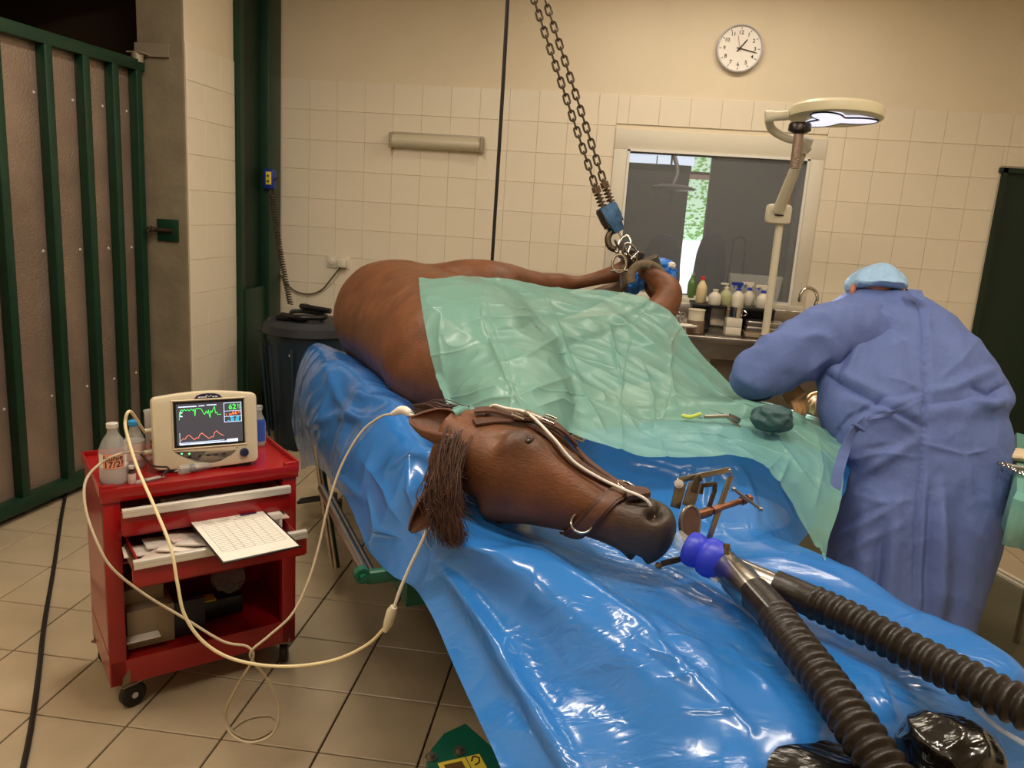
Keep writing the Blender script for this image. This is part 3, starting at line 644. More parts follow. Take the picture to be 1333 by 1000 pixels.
# foreleg held out to the right under the drape, its dark knee between the folds
limb([(*T(.0, .7, .98), .15, .16), A_(800, 560, 2.85, .1, .11), A_(900, 548, 2.9, .07, .075), A_(985, 546, 2.92, .062, .066), A_(1040, 556, 2.9, .045, .05)], 24)
for L in (at(818, 340, 4.02), at(826, 348, 4.1), at(835, 342, 3.92)):
    pass
o = hm.build('tmp', None, None)
o.data.update()
md = o.modifiers.new('r', 'REMESH'); md.mode = 'VOXEL'; md.voxel_size = .0085
sm = o.modifiers.new('s', 'SMOOTH'); sm.factor = .5; sm.iterations = 14
dg = bpy.context.evaluated_depsgraph_get(); hme = bpy.data.meshes.new_from_object(o.evaluated_get(dg)); bpy.data.objects.remove(o)
n = len(hme.vertices); co = np.empty(n*3); hme.vertices.foreach_get('co', co); co = co.reshape(n, 3)
nr = np.empty(n*3); hme.vertices.foreach_get('normal', nr); nr = nr.reshape(n, 3)
# head-local coordinates
HXv, HDv, HUv, HPv = [np.array(v) for v in (hx, hd_, hu, HP)]
q = co-HPv; lx_ = q@HXv/hk; ld = q@HDv; lu = q@HUv
inh = (lx_ > -.06) & (lx_ < .7) & (np.abs(lu) < .2) & (ld > -.25) & (ld < .15)
def gau(x0, d0, u0, rx, rd, ru, msk=None):
    g = np.exp(-((lx_-x0)/rx)**2-((ld-d0)/rd)**2-((lu-u0)/ru)**2); return g*inh
disp = np.zeros(n)
for sgn in (1, -1):
    disp += .022*gau(.155, .028, sgn*.108, .045, .03, .05)      # orbit
    disp += .014*gau(.118, .055, sgn*.09, .03, .022, .04)      # brow bone
    disp -= .014*gau(.085, .045, sgn*.095, .022, .02, .04)      # hollow above the eye
    disp -= .012*gau(.172, .030, sgn*.125, .014, .016, .03)     # eye slit
    disp += .016*gau(.29, -.005, sgn*.09, .09, .014, .04)       # facial crest
    disp -= .014*gau(.33, -.045, sgn*.08, .07, .03, .05)
    disp += .016*gau(.2, -.10, sgn*.1, .07, .06, .06)           # cheek
    # nostril
    disp += .018*gau(.575, .022, sgn*.072, .036, .03, .04)
    disp -= .060*gau(.580, .018, sgn*.078, .012, .019, .04)
    disp -= .034*gau(.562, .040, sgn*.068, .016, .010, .03)
    disp -= .010*gau(.60, -.055, sgn*.06, .05, .006, .05)      # mouth line
    disp -= .008*gau(.44, .03, sgn*.06, .08, .02, .03)
disp += .008*gau(.615, .0, 0, .02, .04, .05)
# muscle relief on trunk
mus = fnoise(co, 4.5, 2.0); mus2 = fnoise(co, 13, 5.0)
disp += (.010*mus+.0025*mus2)*(~inh) + .0018*mus2*inh
co = co + nr*disp[:, None]
hme.vertices.foreach_set('co', co.reshape(-1)); hme.update()
# coat colour attribute: black/brown points, muzzle, around the eye
base = np.array(srgb(106, 65, 40)); dk = np.array(srgb(64, 56, 48)); red = np.array(srgb(124, 72, 42))
colr = np.tile(base, (n, 1)); f_ = (.5+.5*mus)[:, None]; colr = colr*(1-.25*f_)+red*.25*f_
sm_ = lambda x, a, b: np.clip((x-a)/(b-a), 0, 1)**2*(3-2*np.clip((x-a)/(b-a), 0, 1))
mz = sm_(lx_, .38, .52)*inh*(1-.2*sm_(ld, .0, .08)); eyep = np.clip(gau(.15, .02, .11, .06, .045, .07)*.95+gau(.15, .02, -.11, .06, .04, .07)*.9, 0, 1)
mz = np.maximum(mz, eyep*.8); mz = np.maximum(mz, sm_(-ld, .12, .2)*sm_(lx_, .2, .45)*inh*.8)
kn = np.exp(-((co-np.array(at(990, 546, 2.92)))**2).sum(1)/.14**2); mz = np.maximum(mz, np.clip(kn*1.5, 0, 1)*.9)
colr = colr*(1-mz[:, None])+dk*mz[:, None]
un = sm_(-nr[:, 2], .1, .8)*(~inh)*.35; colr = colr*(1-un[:, None])+np.array(srgb(84, 50, 32))*un[:, None]  # downward-facing faces coloured darker, shade put into the coat
wh = np.exp(-((co-np.array(at(806, 372, 4.12)))**2).sum(1)/.05**2)*.75; colr = colr*(1-wh[:, None])+np.array(srgb(206, 186, 164))*wh[:, None]
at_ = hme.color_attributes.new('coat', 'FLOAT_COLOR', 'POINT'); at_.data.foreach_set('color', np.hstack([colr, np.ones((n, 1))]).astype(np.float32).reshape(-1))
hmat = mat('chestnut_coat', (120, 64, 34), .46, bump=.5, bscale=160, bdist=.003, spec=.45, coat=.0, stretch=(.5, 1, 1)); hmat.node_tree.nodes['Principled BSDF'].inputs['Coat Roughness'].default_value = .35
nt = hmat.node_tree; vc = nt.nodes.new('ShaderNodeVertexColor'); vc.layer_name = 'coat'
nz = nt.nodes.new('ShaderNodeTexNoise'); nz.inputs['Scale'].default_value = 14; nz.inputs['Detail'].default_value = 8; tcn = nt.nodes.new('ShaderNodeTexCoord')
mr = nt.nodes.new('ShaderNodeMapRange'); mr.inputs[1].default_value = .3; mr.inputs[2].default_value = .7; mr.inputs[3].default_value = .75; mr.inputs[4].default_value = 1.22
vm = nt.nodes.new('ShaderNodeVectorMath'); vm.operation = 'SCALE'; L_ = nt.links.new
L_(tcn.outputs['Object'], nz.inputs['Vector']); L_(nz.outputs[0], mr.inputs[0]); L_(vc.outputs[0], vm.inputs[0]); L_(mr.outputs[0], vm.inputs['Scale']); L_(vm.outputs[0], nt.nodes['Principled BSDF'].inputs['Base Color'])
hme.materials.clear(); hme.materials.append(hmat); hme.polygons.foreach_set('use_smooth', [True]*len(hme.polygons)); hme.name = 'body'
horse = thing('horse', 'chestnut horse lying on its side on blue plastic with its legs hoisted', 'horse', T(-.3, .55, .8))
body = bpy.data.objects.new('body', hme); COL.objects.link(body); put(body, horse)
fidx = np.array([p.vertices[0] for p in hme.polygons]); headv = inh & (lx_ > -.10)
BBVH = BVHTree.FromPolygons([Vector(c) for c in co], [tuple(p.vertices) for p in hme.polygons if not headv[p.vertices[0]]])
HBVH = BVHTree.FromPolygons([Vector(c) for c in co], [tuple(p.vertices) for p in hme.polygons])
HJ = hp_
def onhead(x, a, off=.003):
    """cast towards the head axis at station x so straps sit on the real surface"""
    w, d, v, p = hsec(x); c = HP + hx*(x*hk) - hd_*((v-d)*.35); q = hp_(x, a, .12); dr = (c-q).normalized()
    h = HBVH.ray_cast(q, dr, .5)
    if h[0] is None: return hp_(x, a, off), (q-c).normalized()
    n_ = h[1] if h[1].dot(dr) < 0 else -h[1]
    return h[0] + n_*off, n_
# eye
for sg, nm in ((1, ''), (-1, '')):
    ep = HP + hx*(.168*hk)+hd_*.030+hu*(sg*.1065)
    MB().lathe([(0, -.016), (.0085, -.0137), (.0137, -.0085), (.016, 0), (.0137, .0085), (.0085, .0137), (0, .016)], 20, Mat(ep, z=hu*sg)).build('eye', mat('eye_dark', (10, 6, 8), .03, coat=1), horse)
    # lids
    for q0 in (-1, 1):
        pts = []
        for k in range(13):
            a = -PI/2+PI*k/12; pts.append(ep + hx*(q0*.0075*math.cos(a)) + hd_*(.018*math.sin(a)) + hu*(sg*(.012+.004*math.cos(a))))
        MB().tube(pts, [.002+.0022*math.sin(PI*k/12) for k in range(13)], 8).build('eyelid', mat('lid_skin', (52, 40, 32), .5), horse)
# ears
def ear(base, tip, open_dir, wid, nm='ear'):
    ax = tip-base; L = ax.length; ax.normalize(); od = (Vector(open_dir)-ax*ax.dot(Vector(open_dir))).normalized(); sd = ax.cross(od)
    prof = [(0, .5), (.12, .72), (.3, .95), (.5, 1.0), (.7, .82), (.85, .52), (.95, .26), (1.0, .04)]
    rg = []
    for i in range(22):
        u = i/21; w = np.interp(u, [p[0] for p in prof], [p[1] for p in prof])*wid; rowp = []
        for k in range(25):
            a = math.radians(-150+300*k/24)*(1-.35*u); rowp.append(base+ax*(L*u)+sd*(w*math.sin(a))-od*(w*.62*math.cos(a))+od*(.012*math.sin(PI*u)))
        rg.append(rowp)
    mb = MB(); mb.grid(rg); o = mb.build(nm, [hmat_e], horse, smooth=True, fix=False); md = o.modifiers.new('t', 'SOLIDIFY'); md.thickness = .006; md.offset = -1
    return o
hmat_e = mat('ear_coat', (98, 60, 40), .55, var=.2, vscale=30, bump=.4, bscale=120, bdist=.003)
ear(hp_(.012, 70, -.04), at(535, 545, 2.04), Vector((.25, -.5, .75)), .050)
ear(hp_(.0, -72, -.035), at(535, 691, 1.93), Vector((-.1, -1, -.2)), .036)
# forelock / mane strands
hs = MB(); mid = mat('mane_brown', (72, 47, 36), .5, var=.35, vscale=50)
random.seed(3)
root0 = HP + hx*(-.015) + hd_*.06
for k in range(900):
    a = random.gauss(-8, 26); x = random.uniform(-.07, .015); b0 = hp_(x, a, -.004)
    ex = random.gauss(584, 13); ey = random.uniform(650, 712); 
    if random.random() < .4: ex = random.gauss(592, 8); ey = random.uniform(690, 716)
    e_ = at(ex, ey, random.uniform(1.86, 1.9)); mm_ = b0*.5+e_*.5 + hd_*random.uniform(.02, .05)+Vector((random.gauss(0, .008), 0, random.gauss(0, .008)))
    m2 = b0*.2+e_*.8+hd_*.02+Vector((random.gauss(0, .006), 0, 0))
    p_ = crv([b0, b0*.75+mm_*.25+hd_*.02, mm_, m2, e_], 14); r_ = random.uniform(.0007, .0017); w_ = random.uniform(0, 6); p_ = [p+Vector((.003*math.sin(i*.8+w_), 0, 0)) for i, p in enumerate(p_)]; hs.tube(p_, [r_*(1-.75*(i/13)**2) for i in range(14)], 4, caps=False)
tag(hs.build('forelock', mid, horse), kind='stuff')
hs = MB()
for k in range(420):   # mane behind the ears, spread on the sheet
    b0 = at(random.uniform(575, 612), random.uniform(528, 560), 2.16); e_ = at(random.gauss(548, 8), random.uniform(526, 548), 2.2)
    p_ = crv([b0, b0*.5+e_*.5+Vector((0, 0, random.uniform(-.01, .02))), e_], 8)
    hs.tube(p_, [.0018*(1-.7*(i/7)) for i in range(8)], 4, caps=False)
for k in range(110):
    b0 = hp_(random.uniform(-.08, .0), random.uniform(100, 160), -.005); e_ = at(random.uniform(590, 612), random.uniform(600, 672), random.uniform(1.93, 1.98)); p_ = crv([hp_(-.02, random.uniform(0, 60), 0), hp_(-.05, random.uniform(-20, 20), .02), e_], 10)
    hs.tube(p_, [.0016*(1-.7*(i/9)) for i in range(10)], 5, caps=False)
tag(hs.build('mane', mid, horse), kind='stuff')
# hooves
for c, d_, r_ in ((at(824, 334, 4.02), (.2, 0, .9), .05), (at(836, 344, 4.1), (.3, 0, .8), .05), (at(846, 345, 3.92), (-.4, -.1, .8), .05)):
    MB().lathe([(r_*.8, -.05), (r_, -.03), (r_*1.1, .03), (r_*1.0, .035), (0, .035)], 22, Mat(c, z=d_)).build('hoof', MT['hoofm'], horse)
# ---- halter
ht = thing('halter', 'brown leather halter on the horse head with metal rings and buckles', 'halter', HP)
def strap(path, w, th=.004, name='strap', parent=None, material=None, n=60):
    """path list of (point, normal)"""
    pts = cr([tuple(p)+tuple(nn) for p, nn in path], n); rg = []
    for i, q in enumerate(pts):
        p = Vector(q[:3]); nn = Vector(q[3:6]).normalized(); tg = (Vector(pts[min(i+1, n-1)][:3])-Vector(pts[max(0, i-1)][:3])).normalized(); sd = tg.cross(nn).normalized(); nn = sd.cross(tg)
        b = th*.25
        rg.append([p-sd*w/2, p-sd*(w/2-b)+nn*th, p-sd*w*.25+nn*th*1.25, p+nn*th*1.35, p+sd*w*.25+nn*th*1.25, p+sd*(w/2-b)+nn*th, p+sd*w/2, p-nn*.001])
    mb = MB(); mb.loft(rg); return mb.build(name, material or MT['leather'], parent)
def hpath(lst, off=.004): return [onhead(x, a, off) for x, a in lst]
nb = hpath([(.365+.10*(t_), a) for t_, a in zip(np.linspace(0, 1, 9), np.linspace(-62, 92, 9))])
strap(nb, .044, .006, 'noseband', ht)
strap(hpath([(.368+.10*t_, a) for t_, a in zip(np.linspace(.02, .98, 9), np.linspace(-58, 88, 9))], .010), .026, .003, 'noseband_lining', ht, mat('worn_leather', (98, 64, 46), .5, var=.2, vscale=60))
def ringm(c, nrm, R, r=.003, a0=0, a1=360, name='ring', mt='chrome', sx=1, xdir=None, parent=None):
    M_ = Mat(c, x=xdir if xdir is not None else hx, z=nrm); pts = [(R*sx*math.cos(math.radians(a)), R*math.sin(math.radians(a)), 0) for a in np.linspace(a0, a1, 28)]
    closed = (a1-a0) >= 360; return MB().tube(pts[:-1] if closed else pts, r, 10, closed=closed, M=M_).build(name, MT[mt], parent if parent is not None else ht)
p0, n0 = onhead(.360, -58, .014); hr_ = HBVH.ray_cast(EYEP, ray(754, 668).normalized(), 5); dd_ = (hr_[0]-EYEP).dot(FW) if hr_[0] is not None else (p0-EYEP).dot(FW)-.05; p0 = at(757, 681, dd_-.004); ringm(p0, -FW*.8+UP*.45, .025, .0032, name='d_ring')
p1, n1 = onhead(.47, 95, .012); ringm(p1, n1, .024, .0036, name='square_ring')
strap(hpath([(.46, 92), (.38, 84), (.30, 80), (.22, 88), (.14, 100), (.06, 95), (.0, 70)]), .026, .005, 'cheek_strap', ht)
strap([onhead(.47, 95, .008), onhead(.41, 112, .006), onhead(.33, 125, .006), onhead(.26, 130, .006)], .024, .005, 'jaw_strap', ht)
strap([onhead(.27, 128, .010), onhead(.2, 112, .012), onhead(.12, 104, .012), onhead(.03, 104, .012), onhead(-.02, 100, .010)], .030, .006, 'throat_strap', ht)
strap([onhead(.28, 118, .016), onhead(.22, 104, .022), onhead(.16, 98, .022), onhead(.1, 96, .018)], .022, .005, 'buckle_strap', ht)
for x, a in ((.19, 105), (.27, 122), (.115, 98)):
    p_, n_ = onhead(x, a, .028); M_ = Mat(p_, x=hx, z=n_)
    MB().tube([(-.016, -.018, 0), (.016, -.018, 0), (.016, .018, 0), (-.016, .018, 0)], .0025, 8, closed=True, M=M_).cyl((-.016, 0, 0), (.014, 0, .002), .002, n=6, M=M_).build('buckle', MT['chrome'], ht)
p_, n_ = onhead(.15, 100, .030); MB().box((0, 0, 0), (.05, .026, .008), M=Mat(p_, x=hx, z=n_), bev=.003).build('keeper', MT['steel'], ht)
# upper nose pad lying beyond the noseband
strap([onhead(.475, 78, .008), onhead(.50, 84, .012), onhead(.53, 92, .012)], .04, .012, 'nose_pad', ht)
# white cord from the head over the cheek to the muzzle
rp = [onhead(.02, 108, .02)[0], onhead(.06, 104, .03)[0], onhead(.14, 98, .034)[0], onhead(.22, 82, .024)[0], onhead(.3, 74, .02)[0], onhead(.38, 74, .02)[0], onhead(.46, 76, .024)[0], onhead(.54, 72, .016)[0], onhead(.58, 70, .008)[0]]
tag(MB().tube(crv([at(628, 553, 2.05)]+rp, 90), .0036, 8).build('tie_cord', MT['paper']), 'thin white cord tied along the halter from the poll to the muzzle', 'cord')
# ================================================================== GREEN DRAPE
def creases(G, lines_u, lines_v, amp, wdt):
    """sharp fold creases of a sheet that was packed folded: raised ridges along grid lines"""
    nu, nv = G.shape[:2]; N = grid_normals(G); uu = np.linspace(0, 1, nu)[:, None]*np.ones((1, nv)); vv = np.linspace(0, 1, nv)[None, :]*np.ones((nu, 1)); h = np.zeros((nu, nv))
    for a in lines_u: h += amp*np.exp(-np.abs(uu-a-.012*np.sin(vv*9+a*20))/wdt)
    for a in lines_v: h += amp*np.exp(-np.abs(vv-a-.012*np.sin(uu*8+a*17))/wdt)
    return N*h[:, :, None]
rows = [
 [P(545, 362, 3.42), P(625, 361, 3.55), P(720, 374, 3.66), P(812, 383, 3.72), P(866, 402, 3.60), P(905, 450, 3.5), P(962, 505, 3.35), P(1040, 532, 3.15), P(1094, 548, 3.0)],
 [P(551, 410, 3.15), P(630, 400, 3.3), P(720, 410, 3.4), P(800, 425, 3.42), P(850, 440, 3.38), P(895, 482, 3.28), P(955, 527, 3.1), P(1035, 545, 2.95), P(1097, 575, 2.85)],
 [P(561, 465, 2.85), P(640, 455, 3.0), P(720, 460, 3.08), P(790, 475, 3.1), P(845, 497, 3.05), P(890, 520, 2.98), P(950, 543, 2.86), P(1030, 562, 2.78), P(1097, 610, 2.7)],
 [P(578, 520, 2.55), P(650, 505, 2.7), P(720, 510, 2.76), P(780, 525, 2.76), P(830, 548, 2.72), P(880, 562, 2.7), P(940, 568, 2.68), P(1020, 592, 2.62), P(1095, 648, 2.6)],
 [P(605, 562, 2.33), P(660, 550, 2.38), P(720, 557, 2.42), P(780, 580, 2.4), P(840, 596, 2.36), P(900, 597, 2.38), P(960, 598, 2.42), P(1008, 622, 2.42), P(1074, 730, 2.40)],
]
G = net(rows, 260, 420)
# push clear of the horse
sh = G.shape; N = grid_normals(G); eye = np.array(EYEP)
SBVH = BVHTree.FromPolygons([Vector(p) for p in GS.reshape(-1, 3)], [(i*GS.shape[1]+j, i*GS.shape[1]+j+1, (i+1)*GS.shape[1]+j+1, (i+1)*GS.shape[1]+j) for i in range(GS.shape[0]-1) for j in range(GS.shape[1]-1)])
def clear(flat, gap=.010):
    """lift every vertex that dips into the horse or the blue sheet back above them"""
    dep = np.zeros(len(flat))
    for i in range(len(flat)):
        p = Vector(flat[i]); d = (p-EYEP); L0 = d.length; d.normalize(); best = L0
        h = BBVH.ray_cast(EYEP + d*1.0, d, 6)
        if h[0] is not None: best = min(best, (h[0]-EYEP).length-gap)
        h = SBVH.ray_cast(EYEP + d*2.3, d, 6)
        if h[0] is not None and L0 > (h[0]-EYEP).length-gap: best = min(best, (h[0]-EYEP).length-gap)
        if L0-best < .5: dep[i] = best-L0; flat[i] = np.array(EYEP + d*best)
    return flat
flat = G.reshape(-1, 3)
for it in range(3):
    flat = clear(flat, .02)
    Gs = flat.reshape(sh)
    for _ in range(14):
        Gs[1:-1, 1:-1] = .5*Gs[1:-1, 1:-1]+.125*(Gs[2:, 1:-1]+Gs[:-2, 1:-1]+Gs[1:-1, 2:]+Gs[1:-1, :-2])
    flat = Gs.reshape(-1, 3)
G = flat.reshape(sh)
Nn = grid_normals(G); sgn = np.sign(((eye-G)*Nn).sum(2))[:, :, None]
G = G + sgn*creases(G, (.24, .5, .76), (.145, .43, .57, .86), .004, .005)*1.0
pts = G.reshape(-1, 3)
# long tension folds that run down and to the right
dirn = np.array(Vector((.75, -.45, -.45)).normalized()); ac = pts@dirn
qq = pts - ac[:, None]*dirn*.80
w1_ = 1-2*np.abs(fnoise(qq, 3.2, .4))*2; w2_ = 1-2*np.abs(fnoise(pts, 9, 4.4))*2
G = G + (Nn*sgn)*((.009*w1_+.003*w2_).reshape(sh[0], sh[1], 1))
PXs, PYs = projpx(G)
hh = ridges(PXs, PYs, [([(625, 360), (628, 414), (645, 460), (671, 518), (690, 548)], 3, .012), ([(707, 378), (729, 435), (742, 470), (756, 500)], 3, .012), ([(640, 480), (690, 462), (729, 437)], 3, .010), ([(600, 425), (628, 415), (700, 412), (790, 438)], 4, .008),
 ([(729, 435), (797, 460), (855, 500)], 4, .012), ([(792, 420), (800, 460), (810, 505)], 3, .010), ([(671, 518), (640, 520), (600, 535)], 3, .010), ([(671, 518), (700, 506), (745, 490)], 4, .009), ([(715, 387), (790, 405), (855, 455), (940, 505)], 7, .014), ([(740, 380), (810, 392), (860, 430), (920, 480)], 5, .012),
 ([(747, 491), (765, 525), (788, 563)], 4, .012), ([(756, 500), (800, 520), (830, 560)], 4, .010), ([(576, 396), (571, 440), (578, 491)], 3, .006), ([(640, 430), (690, 425), (720, 430)], 5, -.008), ([(610, 500), (640, 490), (680, 500)], 5, -.008), ([(700, 530), (730, 520), (780, 545)], 4, .009),
 ([(835, 470), (850, 520), (852, 570)], 4, .009), ([(870, 480), (880, 520), (900, 560)], 5, .009), ([(860, 565), (900, 560), (950, 570)], 4, .010), ([(905, 540), (940, 560), (1000, 565)], 5, .012), ([(1000, 560), (1028, 596), (1062, 640)], 3, .012), ([(1028, 596), (1008, 640)], 3, .010), ([(1062, 560), (1070, 610), (1060, 660)], 5, .010), ([(950, 575), (985, 600)], 4, .007), ([(890, 575), (930, 590)], 4, .007), ([(930, 505), (990, 535), (1050, 545)], 6, .010)])
G = G + (Nn*sgn)*hh[:, :, None]
G = clear(G.reshape(-1, 3), .006).reshape(sh)
dr, GD = nsurf('green_surgical_drape', G, MT['drape'], None, 0, .0, 1, 0)
tag(dr, 'translucent pale green surgical drape lying in folds over the belly and shoulder of the horse', 'drape')
# clamp on the drape; dark lump standing in for the knee under it
q = at(1008, 540, 2.72)
cl = thing('surgical_clamp', 'small steel clamp lying on the green drape left of the surgeon', 'clamp', at(935, 545, 2.8))
MB().tube([at(917, 543, 2.72), at(948, 542, 2.74)], .007, 8).cyl(at(948, 542, 2.74), at(962, 548, 2.75), .011, n=8).tube([at(950, 545, 2.74), at(966, 560, 2.74)], .006, 8).build('jaw', MT['steel'], cl)
yt = MB().tube(crv([at(888, 541, 2.74), at(898, 543, 2.73), at(912, 539, 2.74)], 10), .007, 8).build('yellow_tube', mat('yellow_green', (190, 205, 90), .4)); tag(yt, 'short yellow-green tube lying on the middle of the green drape', 'tube')
bm = bmesh.new(); bmesh.ops.create_icosphere(bm, subdivisions=4, radius=1)
for v in bm.verts: v.co = Vector((v.co.x*.072, v.co.y*.05, v.co.z*.045))*(1+.25*(.5-1.6*abs(mnoise.noise(v.co*1.6))))
me = bpy.data.meshes.new('knee_lump'); bm.to_mesh(me); bm.free(); me.materials.append(mat('knee_lump_teal', (52, 84, 88), .5, bump=.6, bscale=20)); me.polygons.foreach_set('use_smooth', [True]*len(me.polygons))
gz = bpy.data.objects.new('knee_lump', me); COL.objects.link(gz); gz.location = at(1006, 545, 2.70); tag(gz, 'dark teal lump standing in for the knee under the drape before the surgeon', 'lump')

# ================================================================== BREATHING CIRCUIT
et = thing('endotracheal_tube', 'clear tube with a thick blue silicone connector coming out of the horse mouth', 'tube', at(905, 722, 1.9))
c0, c1, c2, c3 = at(880, 700, 1.93), at(895, 712, 1.91), at(945, 736, 1.86), at(975, 760, 1.80)
MB().tube([c0, c1], .022, 20).build('clear_sleeve', MT['pclear'], et)
ax = (c2-c1).normalized(); Lc = (c2-c1).length
MB().lathe([(.030, 0), (.040, .006), (.043, .02), (.040, .034), (.037, .040), (.045, .048), (.048, .062), (.046, .08), (.040, Lc*.98), (0, Lc*.98)], 32, Mat(c1-ax*.004, z=ax)).build('connector_cuff', MT['cuff'], et)
yp = thing('breathing_y_piece', 'brushed metal y-piece joining the blue connector to two black hoses', 'connector', c2)
bz_d = at(988, 780, 1.72)-c2; bl = bz_d.length
MB().lathe([(.036, 0), (.037, bl*.4), (.042, bl*.45), (.036, bl), (.0, bl)], 32, Mat(c2-ax*.005, z=bz_d)).build('branch', MT['steel'], yp)
b2d = at(1018, 768, 1.79)-at(948, 738, 1.87)
MB().lathe([(.030, 0), (.031, b2d.length), (.0, b2d.length)], 32, Mat(at(948, 738, 1.87), z=b2d)).build('branch', MT['steel'], yp)
MB().lathe([(.006, 0), (.006, .012), (.008, .013), (.008, .024), (0, .025)], 14, Mat(at(946, 722, 1.82), z=UP)).build('sample_port', mat('brass', (150, 125, 70), .3, metal=1), yp)
tag(MB().tube(crv([at(896, 718, 1.88), at(915, 740, 1.86), at(940, 760, 1.85)], 16), .0035, 8).cyl(at(920, 745, 1.86), at(934, 757, 1.85), .006, n=8).build('pilot_line', MT['paper']), 'thin clear pilot line hanging from the horse mouth below the blue connector', 'line')
def hose(path, r, name, label, smooth_len, pitch=.0245):
    o = thing(name, label, 'hose', path[0], 'corrugated black breathing hoses')
    pts = crv(path, 400); seg = [0]
    for a, b in zip(pts[:-1], pts[1:]): seg.append(seg[-1]+(b-a).length)
    Lt = seg[-1]; n = int(Lt/.0026); P_ = []; R_ = []; W_ = []
    for i in range(n):
        s = Lt*i/(n-1); k = min(max(np.searchsorted(seg, s)-1, 0), 398); f = (s-seg[k])/max(seg[k+1]-seg[k], 1e-9); p = pts[k]*(1-f)+pts[k+1]*f
        if s < smooth_len: W_.append((p, r*1.0))
        if s >= smooth_len-.004: P_.append(p); R_.append(r*(.85+.20*(.5+.5*math.cos(2*PI*(s-smooth_len)/pitch))**.8))
    MB().tube([w[0] for w in W_][::4]+[W_[-1][0]], r*.96, 32).build('end_cuff', MT['hose'], o)
    MB().tube(P_, R_, 28).build('corrugated_wall', MT['hose'], o); return o
hose([at(982, 772, 1.735), at(1005, 797, 1.66), at(1035, 838, 1.55), at(1075, 890, 1.44), at(1120, 955, 1.33), at(1170, 1030, 1.24), at(1230, 1130, 1.12)], .0385, 'breathing_hose', 'black corrugated breathing hose running down to the bottom edge, left of the two', .10)
hose([at(1008, 762, 1.80), at(1045, 778, 1.76), at(1110, 808, 1.66), at(1180, 845, 1.56), at(1250, 880, 1.46), at(1325, 918, 1.37), at(1420, 965, 1.28)], .037, 'breathing_hose', 'black corrugated breathing hose running off the right edge, right of the two', .10)
tag(MB().tube(crv([at(948, 730, 1.78), at(975, 762, 1.69), at(1000, 790, 1.62)], 14), .0022, 6).build('sampling_line', MT['pclear']), 'thin sampling line along the metal y-piece', 'line')
tag(MB().tube(crv([at(1268, 920, 1.42), at(1300, 948, 1.38), at(1345, 975, 1.3)], 14), .005, 8).build('drain_line', MT['pclear']), 'clear thin tube beside the right hose at the bottom right corner', 'line')
# mouth gag (steel speculum)
gg = thing('mouth_gag', 'steel mouth gag with hinged arms and a T-handle screw beyond the horse muzzle', 'gag', at(915, 680, 2.0))
def barp(pts, w, th, name, mt='iron', nrm=None):
    w *= 1.4; th *= 1.3; mb = MB()
    for a, b in zip(pts[:-1], pts[1:]):
        d = (b-a); z = nrm if nrm is not None else -FW
        mb.box((0, 0, 0), (d.length+th*.6, w, th), M=Mat((a+b)/2, x=d, z=z), bev=.0015)
    mb.build(name, MT[mt], gg)
barp([at(877, 658, 2.0), at(884, 625, 2.02), at(948, 612, 2.03), at(951, 620, 2.04), at(922, 704, 2.02)], .010, .007, 'arm', 'steel')
barp([at(903, 640, 1.98), at(908, 624, 1.98), at(912, 622, 1.98)], .012, .006, 'arm', 'iron')
barp([at(912, 642, 2.05), at(914, 632, 2.05), at(931, 630, 2.06), at(930, 640, 2.06), at(920, 668, 2.05)], .008, .006, 'inner_arm', 'iron')
barp([at(879, 660, 1.99), at(887, 630, 1.99)], .018, .006, 'side_plate', 'zinc'); barp([at(896, 658, 1.985), at(905, 630, 1.985)], .022, .006, 'side_plate', 'zinc')
MB().cyl(at(883, 630, 2.0), at(884, 630, 1.965), .011, n=16).cyl(at(884, 630, 1.965), at(884, 630, 1.955), .005, n=10).build('pivot', MT['alu'], gg)
pl = MB(); pc = at(897, 680, 1.97); pz = (RT*.55-FW*.8).normalized(); pr = []
for k in range(24): a = 2*PI*k/24; pr.append((.052*math.cos(a)*(1 if math.cos(a) > 0 else .75), .032*math.sin(a)))
pl.prism(pr, -.006, .006, Mat(pc, x=-UP, z=pz)); pl.build('bite_plate', mat('brown_bite_plate', (96, 66, 50), .5, var=.2, vscale=40), gg)
MB().tube([Mat(pc, x=-UP, z=pz) @ Vector((x*1.05, y*1.05, .004)) for x, y in pr], .004, 8, closed=True).build('bite_rim', MT['zinc'], gg)
s0, s1 = at(905, 672, 2.0), at(978, 648, 2.06)
MB().cyl(s0, s0.lerp(s1, .25), .013, n=12).cyl(s0.lerp(s1, .2), s1, .008, n=12).cyl(s0.lerp(s1, .3), s0.lerp(s1, .42), .012, n=6).cyl(s0.lerp(s1, .82), s0.lerp(s1, .88), .012, n=12).cyl(s0.lerp(s1, .93), s0.lerp(s1, .98), .011, n=12).build('screw', mat('copper_screw', (140, 96, 76), .35, metal=.9, var=.2, vscale=50), gg)
MB().cyl(at(955, 637, 2.03), at(990, 663, 2.03), .0042, n=10).lathe([(.006, -.004), (.006, .004)], 10, Mat(at(955, 637, 2.03), z=RT)).lathe([(.006, -.004), (.006, .004)], 10, Mat(at(990, 663, 2.03), z=RT)).build('t_handle', MT['steel'], gg)
barp([at(862, 734, 1.93), at(885, 728, 1.94), at(905, 718, 1.95)], .010, .006, 'lower_bar', 'iron')
MB().lathe([(.008, 0), (.008, .01), (0, .012)], 12, Mat(at(857, 736, 1.92), z=-FW)).build('rivet', mat('brass2', (160, 130, 80), .3, metal=1), gg)
